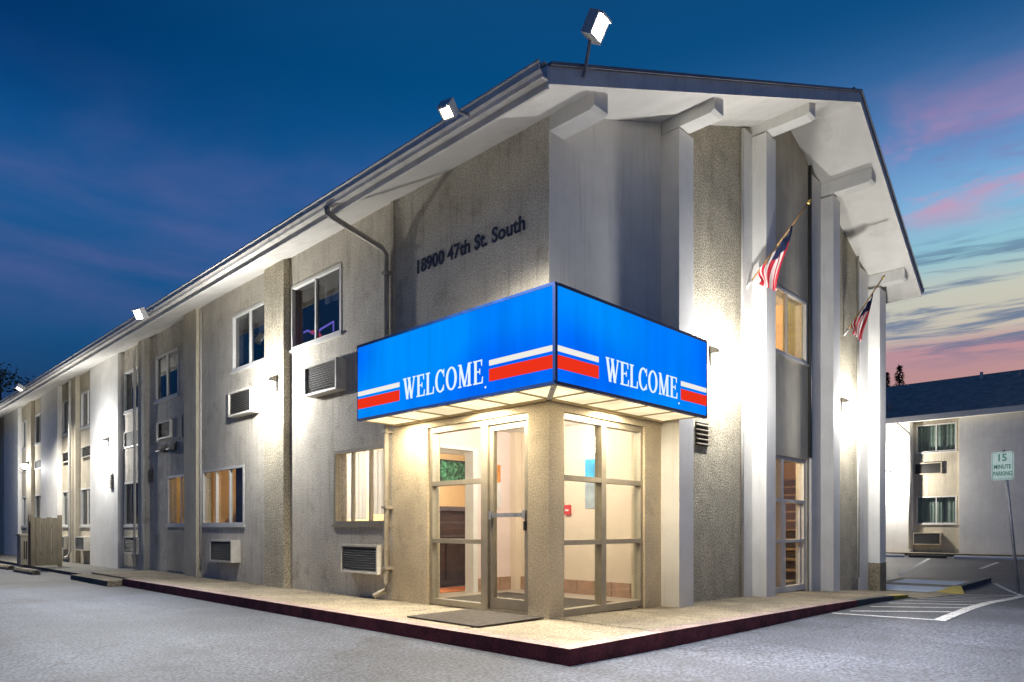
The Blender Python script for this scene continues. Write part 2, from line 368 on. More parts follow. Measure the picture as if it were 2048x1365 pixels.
def slab(name, xs, y0, y1, m, thick=0.3):
    """pavement slab following the fall of the ground"""
    b = MB()
    for a, c in zip(xs, xs[1:]):
        b.prism([(a, y0, side(a)), (c, y0, side(c)), (c, y1, side(c)), (a, y1, side(a))], (0, 0, -thick))
    return b
CW = 0.15
sw = MB(); sw.box(-1.3 + CW, 0.1, -1.2, 12.0, -0.4, -.03); sw.box(-1.2, 0.15, 12.0, 36, -0.4, -0.06)
for a, c in zip([0.1, 2, 4, 6, 7.9, 9.2, 10.5, 12, 14, 16.4], [2, 4, 6, 7.9, 9.2, 10.5, 12, 14, 16.4]):
    y0 = -1.2 if a < 7.8 else -.98; y1 = .1 if a < 10.4 else 1.0
    sw.prism([(a, y0, side(a) - .03), (c, y0, side(c) - .03), (c, y1, side(c) - .03), (a, y1, side(a) - .03)], (0, 0, -.5))
swo = struct(sw.build('sidewalk', 'grey_curb'))
def pave(x0, x1, y0, y1):
    g = .018; x0 += g; x1 -= g; y0 += g; y1 -= g; e = .012
    b = MB(); top = [(x0 + e, y0 + e), (x1 - e, y0 + e), (x1 - e, y1 - e), (x0 + e, y1 - e)]; out = [(x0, y0), (x1, y0), (x1, y1), (x0, y1)]
    vs = [(x, y, side(x)) for x, y in top] + [(x, y, side(x) - .006) for x, y in out] + [(x, y, side(x) - .06) for x, y in out]
    b.add(vs, [(0, 1, 2, 3)] + [(i, (i + 1) % 4, 4 + (i + 1) % 4, 4 + i) for i in range(4)] + [(4 + i, 4 + (i + 1) % 4, 8 + (i + 1) % 4, 8 + i) for i in range(4)])
    b.build('paving_slab', 'concrete', swo)
xs = [-1.15, 0.1]; pave(-1.15, 0.1, -1.2, 0.1)
for k in range(8): pave(-1.15, 0.1, .1 + k * 1.4875, .1 + (k + 1) * 1.4875)
xs = [0.1, 1.4, 2.7, 4.0, 5.3, 6.6, 7.9]
for a, c in zip(xs, xs[1:]): pave(a, c, -1.2, .1)
xs = [7.9, 9.2, 10.5]
for a, c in zip(xs, xs[1:]): pave(a, c, -.98, .1)
xs = [10.5, 12, 13.5, 15, 16.4]
for a, c in zip(xs, xs[1:]): pave(a, c, -.98, 1.0)
# ramp dropping from the pavement to the lot
rp = MB()
rp.add([(7.9, -0.98, side(7.9)), (11.4, -0.98, side(11.4)), (11.4, -1.5, road(11.4) + .006), (7.9, -1.5, road(7.9) + .006), (7.9, -0.98, -.8), (11.4, -0.98, -.8), (11.4, -1.5, -.8), (7.9, -1.5, -.8)],
       [(0, 1, 2, 3), (0, 3, 7, 4), (1, 5, 6, 2), (3, 2, 6, 7)])
struct(rp.build('kerb_ramp', 'concrete'))
pb = MB()
for a, c in ((11.0, 12), (12, 14), (14, 15.8)):
    pb.add([(a, -.9, side(a) + .005), (c, -.9, side(c) + .005), (c, .75, side(c) + .005), (a, .75, side(a) + .005)], [(0, 1, 2, 3)])
struct(pb.build('lit_blue_paving', 'pale_blue_lit'))  # pale blue sheet: lamplight on the paving is painted into its colour

def kerb_x(name, xs, y, m, h=0.004):
    b = MB()
    for a, c in zip(xs, xs[1:]):
        za, zc = side(a) + h, side(c) + h
        b.prism([(a, y, za), (c, y, zc), (c, y + CW, zc), (a, y + CW, za)], (0, 0, -0.35))
    return struct(b.build(name, m))
kl = MB()
kl.prism([(-1.3, -1.35, .004), (-1.3 + CW, -1.35 + CW, .004), (-1.3 + CW, 9.4, .004), (-1.3, 9.4, .004)], (0, 0, -.35))
kl.prism([(-1.3, -1.35, .004), (-.6, -1.35, side(-.6) + .004), (-.6, -1.35 + CW, side(-.6) + .004), (-1.3 + CW, -1.35 + CW, .004)], (0, 0, -.35))
for a, c in ((-.6, 0), (0, 2), (2, 4), (4, 5.3)):
    kl.prism([(a, -1.35, side(a) + .004), (c, -1.35, side(c) + .004), (c, -1.35 + CW, side(c) + .004), (a, -1.35 + CW, side(a) + .004)], (0, 0, -.35))
for k, f in enumerate(kl.f):
    if all(kl.v[i][2] > side(kl.v[i][0]) - .01 for i in f): kl.m[k] = 1
struct(kl.build('red_kerb', ['red_curb', 'kerb_top']))
kerb_x('grey_kerb', [5.3, 6, 7.1], -1.35, 'grey_curb')
kerb_x('yellow_kerb', [7.1, 7.9], -1.35, 'yellow_paint')
b = MB(); b.prism([(11.4, -1.5, road(11.4) + .01), (13.0, -1.13, side(13) + .09), (13.0, -.98, side(13) + .09), (11.4, -.98, side(11.4) + .01)], (0, 0, -.4)); struct(b.build('yellow_kerb', 'yellow_paint'))
b = MB(); b.prism([(13.0, -1.13, side(13) + .09), (16.4, -1.13, side(16.4) + .09), (16.4, -.98, side(16.4) + .09), (13.0, -.98, side(13) + .09)], (0, 0, -.4)); struct(b.build('grey_kerb', 'grey_curb'))
b = MB(); b.box(-1.55, -1.17, 9.41, 11.9, -.4, -.03); struct(b.build('kerb_end', 'concrete'))

def stripe(b, p, q, wd=0.1):
    p = Vector((*p, 0)); q = Vector((*q, 0)); d = (q - p).normalized(); n = Vector((-d.y, d.x, 0)) * wd / 2
    k = max(1, int((q - p).length / 1.0)); prev = None
    for i in range(k + 1):
        c = p + (q - p) * i / k
        a1 = (c + n); a2 = (c - n)
        cur = [(a1.x, a1.y, road(a1.x) + .006), (a2.x, a2.y, road(a2.x) + .006)]
        if prev: b.add([prev[0], prev[1], cur[1], cur[0]], [(0, 1, 2, 3)])
        prev = cur
mk = MB()
stripe(mk, (4.1, -1.42), (4.3, -2.62)); stripe(mk, (4.25, -2.62), (12.3, -2.36), 0.14)
for i in range(9):
    x = 4.55 + i * 0.85
    stripe(mk, (x, -1.50), (x + 0.95, -2.50), 0.09)
stripe(mk, (12.3, -2.36), (15.8, -1.3), 0.1)
struct(mk.build('access_aisle_marking', 'line_paint'))
mk = MB()
stripe(mk, (17.2, 1.25), (22.8, 1.80), 0.12); stripe(mk, (19.8, -.28), (22.1, -.36), 0.12)
struct(mk.build('stall_marking', 'line_paint'))
mk = MB()
stripe(mk, (-4.2, 9.0), (-8.5, 9.4), 0.10); stripe(mk, (-4.0, 14.5), (-9, 14.7), 0.10); stripe(mk, (-4.6, 11.7), (-9, 11.9), 0.10)
struct(mk.build('stall_marking', 'line_paint'))

# ------------------------------------------------------------------ motel building
motel = thing('motel_building', (5, 14, 0), 'two-storey stucco motel with white gable roof and projecting pillars', 'building')
EAVE = 4.93
def soffit_z(x): return 5.27 + .39 * x if x <= 6.2 else 7.688 - .37 * (x - 6.2)

def wall(fr, u0, u1, z0, z1, face, thick, holes, m, name='wall'):
    """wall slab with rectangular openings, front at `face` outward offset"""
    us = sorted({u0, u1, *[h[0] for h in holes], *[h[1] for h in holes]}); zs = sorted({z0, z1, *[h[2] for h in holes], *[h[3] for h in holes]})
    us = [x for x in us if u0 <= x <= u1]; zs = [z for z in zs if z0 <= z <= z1]
    def solid(i, j):
        if i < 0 or j < 0 or i >= len(us) - 1 or j >= len(zs) - 1: return False
        cu = (us[i] + us[i + 1]) / 2; cz = (zs[j] + zs[j + 1]) / 2
        return not any(h[0] < cu < h[1] and h[2] < cz < h[3] for h in holes)
    b = MB(fr); f0, f1 = face, face - thick
    for i in range(len(us) - 1):
        for j in range(len(zs) - 1):
            if not solid(i, j): continue
            a, c, d, e = us[i], us[i + 1], zs[j], zs[j + 1]
            b.add([(a, f0, d), (c, f0, d), (c, f0, e), (a, f0, e)], [(0, 1, 2, 3)])
            b.add([(a, f1, d), (c, f1, d), (c, f1, e), (a, f1, e)], [(3, 2, 1, 0)])
            if not solid(i - 1, j): b.add([(a, f0, d), (a, f0, e), (a, f1, e), (a, f1, d)], [(0, 1, 2, 3)])
            if not solid(i + 1, j): b.add([(c, f0, d), (c, f0, e), (c, f1, e), (c, f1, d)], [(0, 1, 2, 3)])
            if not solid(i, j - 1): b.add([(a, f0, d), (c, f0, d), (c, f1, d), (a, f1, d)], [(0, 1, 2, 3)])
            if not solid(i, j + 1): b.add([(a, f0, e), (c, f0, e), (c, f1, e), (a, f1, e)], [(0, 1, 2, 3)])
    bm = b
    o = bm.build(name, m, motel)
    me = o.data; q = bmesh.new(); q.from_mesh(me); bmesh.ops.remove_doubles(q, verts=q.verts, dist=1e-5); bmesh.ops.recalc_face_normals(q, faces=q.faces); q.to_mesh(me); q.free()
    return o

UZ = (3.80, 4.78); LZ = (1.02, 2.05)
WINL = {  # left facade windows: key -> (y0, y1, z0, z1, wall face)
    'Bu': (4.01, 5.45, *UZ, 0), 'Bl': (2.84, 4.17, *LZ, 0), 'Cu': (6.28, 7.62, *UZ, 0), 'Cl': (7.17, 8.96, *LZ, 0),
    'Du': (10.55, 11.9, *UZ, -.12), 'Dl': (9.72, 11.13, *LZ, -.12), 'Eu': (12.75, 14.05, *UZ, -.12), 'El': (12.75, 14.05, *LZ, -.12),
    'Fu': (16.62, 17.85, *UZ, -.12), 'Fl': (16.62, 17.85, *LZ, -.12), 'Gu': (18.72, 19.85, *UZ, -.12), 'Gl': (18.72, 19.85, *LZ, -.12),
    'Hu': (22.15, 23.4, *UZ, -.12), 'Hl': (22.15, 23.4, *LZ, -.12), 'Iu': (24.3, 25.42, *UZ, -.12), 'Il': (24.3, 25.42, *LZ, -.12)}
def holes(*ks): return [WINL[k][:4] for k in ks]
wall(FL, 0.2, 2.75, 2.3, 5.34, 0, .2, [], 'stucco')
wall(FL, 0.2, 2.75, -.3, 2.3, 0, .2, [(.30, 2.02, -.3, 2.2)], 'entrance_stucco')
wall(FL, 2.75, 9.66, -.3, 5.34, 0, .2, holes('Bu', 'Bl', 'Cu', 'Cl'), 'stucco')
wall(FL, 9.66, 14.17, -.3, 5.34, -.12, .2, holes('Du', 'Dl', 'Eu', 'El'), 'stucco')
wall(FL, 14.17, 16.53, -.3, 5.34, 0, .3, [], 'white_paint', 'pier')
wall(FL, 16.53, 19.95, -.3, 5.34, -.12, .2, holes('Fu', 'Fl', 'Gu', 'Gl'), 'bay_panel')
wall(FL, 19.95, 22.03, -.3, 5.34, 0, .3, [], 'white_paint', 'pier')
wall(FL, 22.03, 25.5, -.3, 5.34, -.12, .2, holes('Hu', 'Hl', 'Iu', 'Il'), 'bay_panel')
wall(FL, 25.5, 28.0, -.3, 5.34, 0, .3, [], 'white_paint', 'pier')
wall(FL, 28.0, 31.5, -.3, 5.34, -.12, .2, [], 'bay_panel')
wall(FL, 31.5, 34.0, -.3, 5.34, 0, .3, [], 'white_paint', 'pier')
for y0, y1, o0, o1, m in ((5.5, 6.15, 0, .12, 'pebble'), (9.05, 9.66, 0, .10, 'bay_panel'), (12.29, 12.70, -.12, .0, 'stucco'), (18.0, 18.6, -.12, -.01, 'bay_panel'), (23.5, 24.2, -.12, -.01, 'bay_panel')):
    MB(FL).box(y0, y1, o0 - .02, o1, -.3, 5.31, 0).build('pilaster', m, motel)
# wide beige panels below two windows and a dark band between floors
MB(FL).box(9.70, 11.15, -.13, -.105, .02, .98).build('panel', 'interior_beige' if False else 'bay_panel', motel)
MB(FL).box(12.75, 14.1, -.13, -.105, .02, .98).build('panel', 'bay_panel', motel)
MB(FL).box(10.3, 12.2, -.13, -.100, 2.86, 3.32).build('panel', 'bay_panel', motel)
MB(FL).box(2.69, 2.75, -.02, .035, 3.24, 5.28).build('corner_batten', 'pipe_paint', motel)
# gable wall
wall(FG, 0.0, 2.17, 2.3, 5.2, 0, .2, [], 'smooth_wall')
wall(FG, 0.0, 2.17, -.6, 2.3, 0, .2, [(.24, 1.8, -.6, 2.2)], 'entrance_stucco')
wall(FG, 2.17, 4.36, -.6, 5.2, 0, .2, [], 'pebble')
GWIN = (5.25, 6.88, 3.85, 4.90); GDOOR = (5.25, 6.93, -.6, 2.15)
wall(FG, 4.36, 7.0, -.6, 5.2, 0, .2, [GWIN, GDOOR], 'bay_panel')
wall(FG, 7.0, 10.5, -.6, 5.2, 0, .2, [], 'pebble')
for a, c, m in ((0, 2.17, 'smooth_wall'), (2.17, 4.36, 'pebble'), (4.36, 7.0, 'bay_panel'), (7.0, 10.5, 'pebble')):
    top = [(x, 0, soffit_z(x) + .06) for x in sorted({a, c, *( [6.2] if a < 6.2 < c else [])}, reverse=True)]
    MB(FG).prism([(a, 0, 5.2), (c, 0, 5.2)] + top, (0, -.2, 0)).build('gable_panel', m, motel)
for o in motel.children:      # the corner return belongs to the address wall, so it wears the same stucco
    if o.data.materials[0] is MATS['smooth_wall']:
        o.data.materials.append(MATS['stucco'])
        for p in o.data.polygons:
            if p.normal.x < -.9 and p.center.x < .001: p.material_index = 1
for a, c in ((4.40, 4.68), (7.02, 7.46), (9.58, 10.1)):
    MB(FG).box(a, c, -.02, .04, -.6, soffit_z((a + c) / 2) - .08).build('wall_strip', 'smooth_wall', motel)
PILL = [(2.17, 2.52), (4.68, 5.01), (7.46, 7.79), (10.1, 10.5)]
for a, c in PILL:
    MB(FG).box(a, c, -.02, .26, -.7, soffit_z(a if a < 6 else c) - .17).build('pillar', 'white_paint', motel)
MB(FG).box(10.094, 10.506, -.05, .266, -.6, .22).build('pillar_base', 'concrete', motel)
def prow(x):    # overhang of the rake, deepest at the ridge
    return .65 + (.45) * (x + .75) / 6.95 if x <= 6.2 else 1.1 - .32 * (x - 6.2) / 4.9
for a, c in [(0.02, .22)] + [(p[0] + .03, p[0] + .23) for p in PILL]:
    mid = (a + c) / 2; e = prow(mid) - .12
    zt = soffit_z(mid) + .03; zb = soffit_z(a if mid < 6 else c) - .16
    y1 = .27 if a > 0 else -.02
    bb = MB(FG); bb.prism([(a - .015, -.05, zb), (a - .015, e - .05, zb), (a - .015, e, zb + .03), (a - .015, e, zt), (a - .015, -.05, zt)], (c - a + .03, 0, 0))
    bb.build('roof_beam', 'white_paint', motel)
# other outer walls, out of sight
MB().box(10.3, 10.5, .2, 34, -.6, 6.2).build('wall', 'stucco', motel)
MB().prism([(.3, 33.8, -.3), (10.3, 33.8, -.6), (10.3, 33.8, 6.1), (6.2, 33.8, 7.6), (.3, 33.8, 5.3)], (0, .2, 0)).build('wall', 'stucco', motel)

# roof: sloping soffit + shingles, prow-shaped at the gable
YE = 34.8
def roof_side(xs_, xr, ze, zr, ye, yr, thick, name, m, dz0, inset=0.0):
    b = MB(); pts = [(xs_, -ye + inset, ze + dz0), (xr, -yr + inset, zr + dz0), (xr, YE, zr + dz0), (xs_, YE, ze + dz0)]
    b.prism(pts, (0, 0, thick)); return b
ZR = 7.688
roof = roof_side(-.75, 6.2, EAVE + .05, ZR, .65, 1.1, .035, 'roof', 'shingle', .145, .03)
b = roof_side(11.1, 6.2, ZR - .37 * 4.9, ZR, .78, 1.1, .035, 'roof', 'shingle', .145, .03); roof.add(b.v, b.f)
roof_o = roof.build('roof', 'shingle', motel)
b = roof_side(-.73, 6.2, EAVE + .06, ZR, .63, 1.08, .14, 's', 'x', 0.0); so = b.build('soffit', 'soffit_paint', roof_o)
b = roof_side(11.08, 6.2, ZR - .37 * 4.88, ZR, .76, 1.08, .14, 's', 'x', 0.0); b.build('soffit', 'soffit_paint', roof_o)
def rake(x0, x1, z0, z1, y0, y1):
    b = MB(); b.prism([(x0, -y0, z0 - .012), (x1, -y1, z1 - .012), (x1, -y1, z1 + .150), (x0, -y0, z0 + .150)], (0, .028, 0)); b.build('rake_board', 'fascia_paint', roof_o)
    b = MB(); b.prism([(x0, -y0 - .03, z0 + .152), (x1, -y1 - .03, z1 + .152), (x1, -y1 - .03, z1 + .183), (x0, -y0 - .03, z0 + .183)], (0, .05, 0)); b.build('drip_edge', 'drip_metal', roof_o)
rake(-.75, 6.2, EAVE + .05, ZR, .66, 1.11); rake(6.2, 11.1, ZR, ZR - .37 * 4.9, 1.11, .79)
MB().box(-.775, -.748, -.65, YE, EAVE - .01, EAVE + .175).build('eave_board', 'fascia_paint', roof_o)
MB().box(11.098, 11.125, -.78, YE, ZR - .37 * 4.9 - .01, ZR - .37 * 4.9 + .20).build('eave_board', 'fascia_paint', roof_o)
def gutter_prof(x, s, z0):   # ogee gutter section, open top
    return [(x, 0, z0), (x - .075 * s, 0, z0), (x - .09 * s, 0, z0 + .03), (x - .115 * s, 0, z0 + .05), (x - .12 * s, 0, z0 + .105), (x - .135 * s, 0, z0 + .115), (x - .135 * s, 0, z0 + .13), (x - .112 * s, 0, z0 + .13), (x - .108 * s, 0, z0 + .06), (x - .08 * s, 0, z0 + .04), (x - .07 * s, 0, z0 + .012), (x - .012 * s, 0, z0 + .012), (x - .012 * s, 0, z0 + .13), (x, 0, z0 + .13)]
MB().box(-.80, -.745, -.64, YE, EAVE + .222, EAVE + .236).build('drip_edge', 'gutter_metal', roof_o)
for x, s, z, y in ((-.777, 1, EAVE + .055, -.67), (11.127, -1, ZR - .37 * 4.9 + .06, -.80)):
    MB().prism([(p[0], y, p[2]) for p in gutter_prof(x, s, z)], (0, YE - y - .01, 0)).build('gutter', 'gutter_metal', roof_o)
MB().box(6.08, 6.32, -1.06, YE, ZR + .165, ZR + .20).build('ridge_cap', 'shingle', roof_o)

# ---- windows
def curtain(b, u0, u1, z0, z1, back, folds=None, amp=.011):
    n = max(6, int((u1 - u0) / .025)); ph = random.random() * 6
    vs = []
    for i in range(n + 1):
        u = u0 + (u1 - u0) * i / n; d = back + amp * math.sin(u * 48 + ph + .8 * math.sin(u * 17))
        vs += [(u, d, z0), (u, d, z1)]
    b.add(vs, [(2 * i, 2 * i + 2, 2 * i + 3, 2 * i + 1) for i in range(n)])
def window(fr, u0, u1, z0, z1, face, parent, gl='glass_dark', cols=2, fm='alu_white', cover=None, sill=True, proud=.012):
    b = MB(fr); t = .026; f0 = face - .06; f1 = face + proud
    b.box(u0 - .02, u0 + t, f0, f1, z0 - .02, z1 + .02); b.box(u1 - t, u1 + .02, f0, f1, z0 - .02, z1 + .02)
    b.box(u0 + t, u1 - t, f0, f1, z0 - .02, z0 + t); b.box(u0 + t, u1 - t, f0, f1, z1 - t, z1 + .02)
    wd = (u1 - u0) / cols
    for k in range(1, cols): b.box(u0 + wd * k - .017, u0 + wd * k + .017, f0 + .01, f1 - .012, z0 + t, z1 - t)
    wo = b.build('window', fm, parent)
    if sill: MB(fr).box(u0 - .05, u1 + .05, face + .002, face + .035, z0 - .06, z0 - .022).build('sill', fm, wo)
    for k in range(cols):
        a = u0 + wd * k + (t if k == 0 else .022); c = u0 + wd * (k + 1) - (t if k == cols - 1 else .022)
        o = face - .035 - (.014 if k % 2 else 0)
        MB(fr).box(a, c, o, o + .005, z0 + t, z1 - t).build('pane', gl, wo)
    if cover:
        for kind, a, c, d, e, back, m in cover:
            q = MB(fr)
            ua, uc = u0 + (u1 - u0) * a, u0 + (u1 - u0) * c; za, zc = z0 + (z1 - z0) * d, z0 + (z1 - z0) * e
            if kind == 'curtain': curtain(q, ua, uc, za, zc, face - back)
            elif kind == 'blind':
                n = max(3, int((zc - za) / .03))
                for i in range(n):
                    zz = za + (zc - za) * i / n; q.add([(ua, face - back - .012, zz + .004), (uc, face - back - .012, zz + .004), (uc, face - back + .012, zz + .024), (ua, face - back + .012, zz + .024)], [(0, 1, 2, 3)])
            else: q.box(ua, uc, face - back - .01, face - back, za, zc)
            q.build('curtain' if kind == 'curtain' else 'blind', m, wo)
    return wo
# u grows away from the camera, so the right half of a window in view is the low-u half
UP = [('blind', .02, .48, .62, .99, .16, 'blind_white'), ('curtain', .86, .99, .02, .99, .18, 'curtain_grey')]
COV = {'Bu': [('blind', .02, .49, .60, .99, .16, 'blind_white')], 'Bl': [('curtain', .58, .96, .05, .99, .16, 'curtain_white'), ('curtain', .16, .50, .12, .99, .16, 'curtain_white')],
       'Cl': [('curtain', .90, .96, .0, .99, .13, 'curtain_gold'), ('curtain', .46, .50, .0, .99, .13, 'curtain_gold'), ('panel', .02, .36, .0, .99, .14, 'pane_reflection_navy')],  # navy sheet paints the dark reflection of the right pane
       'Dl': [('curtain', .66, .98, .0, .99, .16, 'curtain_gold'), ('curtain', .30, .38, .0, .99, .16, 'curtain_gold')],
       'El': [('curtain', .70, .98, .0, .99, .16, 'orange_fabric'), ('curtain', .02, .60, .0, .99, .18, 'curtain_grey')],
       'Fl': [('blind', .02, .48, .3, .99, .16, 'curtain_teal')]}
for k, (y0, y1, z0, z1, fc) in WINL.items():
    lit = k in ('Bl', 'Cl', 'Dl')
    cov = COV.get(k, UP if k[1] == 'u' else [('curtain', .02, .45, .0, .99, .16, 'curtain_grey')])
    window(FL, y0, y1, z0, z1, fc, motel, 'glass_clear' if lit else 'glass_dark', 3 if k in ('Cl', 'Bl') else 2, 'alu_beige' if k == 'Bl' else 'alu_white', cov)
window(FG, *GWIN, 0, motel, 'glass_clear', 2, 'alu_white', [('curtain', .62, .97, .0, .99, .16, 'curtain_olive')])

# ---- air conditioners and louvres
def ac(fr, u0, u1, z0, z1, face, depth, parent, m='ac_case'):
    b = MB(fr); t = .03
    b.box(u0, u1, face - .05, face + depth - .04, z0, z1)
    for bx in ((u0, u0 + t, z0, z1), (u1 - t, u1, z0, z1), (u0 + t, u1 - t, z0, z0 + t), (u0 + t, u1 - t, z1 - t, z1)):
        b.box(bx[0], bx[1], face + depth - .04, face + depth, bx[2], bx[3])
    o = b.build('air_conditioner', m, parent)
    g = MB(fr); g.box(u0 + t, u1 - t, face + depth - .039, face + depth - .034, z0 + t, z1 - t, 0)
    n = max(5, int((z1 - z0) / .036))
    for i in range(n):
        zz = z0 + t + (z1 - z0 - 2 * t) * (i + .25) / n
        g.add([(u0 + t, face + depth - .03, zz + .018), (u1 - t, face + depth - .03, zz + .018), (u1 - t, face + depth - .006, zz), (u0 + t, face + depth - .006, zz)], [(0, 1, 2, 3)], 1)
    go = g.build('grille', ['dark_grille', 'grille_slat'], o)
    return o
for a in ((3.87, 4.77, 2.93, 3.38, 0, .17), (2.86, 3.76, .33, .72, 0, .17), (6.56, 7.44, 2.92, 3.35, 0, .17), (7.31, 8.24, .33, .73, 0, .17),
          (10.84, 11.62, 2.90, 3.28, -.10, .05), (12.85, 13.95, 2.90, 3.30, -.12, .05), (12.62, 13.55, .33, .74, -.12, .18),
          (16.7, 17.7, 2.92, 3.24, -.12, .05), (18.8, 19.75, 2.92, 3.24, -.12, .05), (18.85, 19.75, .32, .70, -.12, .2), (16.8, 17.7, .32, .70, -.12, .2),
          (22.3, 23.3, 2.92, 3.24, -.12, .05), (24.4, 25.3, 2.92, 3.24, -.12, .05)):
    ac(FL, *a, motel)
def vent(fr, u0, u1, z0, z1, face, slats, parent, vert=False):
    b = MB(fr); b.box(u0, u1, face, face + .012, z0, z1, 0)
    for i in range(slats):
        zz = z0 + (z1 - z0) * (i + .5) / slats; h = (z1 - z0) / slats * .42
        b.prism([(u0, face + .013, zz - h * .4), (u0, face + .055, zz - h), (u0, face + .06, zz - h * .6), (u0, face + .013, zz + h * .3)], (u1 - u0, 0, 0), 1)
    return b.build('wall_vent', ['black_metal', 'cabinet_paint'], parent)
vent(FG, 3.03, 3.36, 2.08, 2.40, .002, 5, motel)
vent(FL, 12.05, 12.23, 1.98, 2.30, -.118, 6, motel)
vent(FL, 14.5, 14.72, 1.95, 2.32, .002, 6, motel)
for y in (10.75, 11.35):     # two hooded exhaust outlets
    b = MB(FL); b.prism([(y - .13, -.118, 2.62), (y + .13, -.118, 2.62), (y + .13, .03, 2.62), (y - .13, .03, 2.62), ], (0, 0, .015))
    b.prism([(y - .13, -.118, 2.64), (y - .13, .03, 2.64), (y - .13, -.118, 2.80)], (.26, 0, 0)); b.build('vent_hood', 'grille_slat', motel)

# ---- pipes on the walls, and one tube drawn for a light ray
MB().tube([(-.845, 2.98, 5.0), (-.845, 2.97, 4.93), (-.76, 2.94, 4.87), (-.14, 2.80, 4.64), (-.075, 2.785, 4.55), (-.075, 2.785, 3.0), (-.075, 2.785, .22), (-.10, 2.79, .12), (-.24, 2.84, .05)], .038, 10).build('downspout', 'pipe_paint', motel, True)
for z in (4.3, 2.2, 1.2, .4): MB().box(-.125, -.002, 2.735, 2.835, z, z + .035).build('pipe_strap', 'pipe_paint', motel)
MB().tube([(-.03, 8.99, 5.2), (-.03, 8.99, .18)], .018, 8).build('conduit', 'pipe_white', motel, True)
MB().tube([(-.06, 18.3, 5.2), (-.06, 18.3, .25), (-.12, 18.3, .12), (-.2, 18.3, .08)], .04, 8).build('downspout', 'pipe_white', motel, True)
MB().tube([(-.045, 12.78, 5.1), (-.045, 12.78, .1)], .03, 8).build('downspout', 'pipe_white', motel, True)  # white tube added where a floodlight's starburst ray falls
MB().tube([(4.36, -.03, soffit_z(4.36) - .05), (4.36, -.03, 4.6), (4.36, -.03, -.1)], .026, 8).build('conduit', 'pipe_white', motel, True)
MB().tube([(9.5, -.03, soffit_z(9.5) - .05), (9.5, -.03, -.05), (9.2, -.03, -.1)], .024, 8).build('conduit', 'pipe_white', motel, True)
MB().tube([(6.98, -.03, soffit_z(6.98) - .05), (6.98, -.03, 4.9), (6.98, -.03, 2.2)], .03, 8).build('conduit', 'dark_grille', motel, True)

# ---- address lettering on the left wall
def text(body, fr, h, width, z, u, out, m, name, parent, ext=.006):
    cu = bpy.data.curves.new('t', 'FONT'); cu.body = body; cu.size = 1; cu.extrude = 0; cu.fill_mode = 'FRONT'; cu.offset = .022; cu.resolution_u = 4
    ob = bpy.data.objects.new('t', cu); COL.objects.link(ob); bpy.context.view_layer.update()
    me = bpy.data.meshes.new_from_object(ob.evaluated_get(bpy.context.evaluated_depsgraph_get()))
    COL.objects.unlink(ob); bpy.data.objects.remove(ob)
    xs = [v.co.x for v in me.vertices]; ys = [v.co.y for v in me.vertices]
    kx = width / (max(xs) - min(xs)); base = 0; kz = h / .70 if any(ch.isupper() or ch.isdigit() for ch in body) else h
    b = MB(fr); vs = [(u + (v.co.x - min(xs)) * kx, out, z + v.co.y * kz) for v in me.vertices]
    n = len(vs); fs = [tuple(p.vertices) for p in me.polygons]
    ed = {}
    for f in fs:
        for i in range(len(f)):
            e = (f[i], f[(i + 1) % len(f)]); ed.setdefault(tuple(sorted(e)), []).append(e)
    back = [(p[0], p[1] - ext, p[2]) for p in vs]
    sides = [(e[0][0], e[0][1], e[0][1] + n, e[0][0] + n) for e in ed.values() if len(e) == 1]
    b.add(vs + back, fs + sides)
    bpy.data.meshes.remove(me)
    return b.build(name, m, parent)
text('18900 47th St. South', FLT, .165, 1.88, 4.185, -2.22, .008, 'letter_navy', 'address_lettering', motel)

# ---- entrance glazing
def bar(fr, u0, u1, o0, o1, z0, z1, name, m, parent): return MB(fr).box(u0, u1, o0, o1, z0, z1).build(name, m, parent)
ent = MB(FL)
for u0, u1 in ((.30, .345), (.965, 1.075), (1.96, 2.02)): ent.box(u0, u1, -.13, -.03, 0, 2.2)
ent.box(.345, .965, -.13, -.03, 2.13, 2.2); ent.box(1.075, 1.96, -.13, -.03, 2.13, 2.2); ent.box(1.075, 1.96, -.13, -.03, 0.0, .07)
for z in (1.47, .76): ent.box(1.075, 1.96, -.125, -.028, z, z + .055)
ent.box(.345, .965, -.13, -.03, 0, .02)
eo = ent.build('entrance_frame', 'alu_beige', motel)
for z0, z1 in ((.07, .76), (.815, 1.47), (1.525, 2.13)): bar(FL, 1.075, 1.96, -.085, -.079, z0, z1, 'pane', 'glass_clear', eo)
dr = MB(FL)
dr.box(.35, .41, -.12, -.06, .025, 2.125); dr.box(.90, .96, -.12, -.06, .025, 2.125); dr.box(.41, .90, -.12, -.06, .025, .15); dr.box(.41, .90, -.12, -.06, 2.06, 2.125)
do = dr.build('entrance_door', 'alu_beige', motel)
bar(FL, .41, .90, -.095, -.089, .15, 2.06, 'pane', 'glass_clear', do)
b = MB(FL); b.box(.41, .90, -.06, -.035, 1.07, 1.115); b.box(.37, .41, -.06, -.02, 1.05, 1.14); b.box(.90, .94, -.06, -.02, 1.05, 1.14); b.build('push_bar', 'galv_steel', do)
MB(FL).box(.365, .40, -.06, -.03, .92, 1.02).build('door_lock', 'black_metal', do)
rg = MB(FG)
for u0, u1 in ((.24, .285), (.955, 1.045), (1.75, 1.80)): rg.box(u0, u1, -.13, -.03, -.02, 2.2)
for a, c in ((.285, .955), (1.045, 1.75)):
    for z, h in ((-.02, .08), (.76, .055), (1.47, .055), (2.13, .07)): rg.box(a, c, -.128, -.032, z, z + h)
ro = rg.build('entrance_frame', 'alu_beige', motel)
for a, c in ((.285, .955), (1.045, 1.75)):
    for z0, z1 in ((.06, .76), (.815, 1.47), (1.525, 2.13)): bar(FG, a, c, -.085, -.079, z0, z1, 'pane', 'glass_clear', ro)
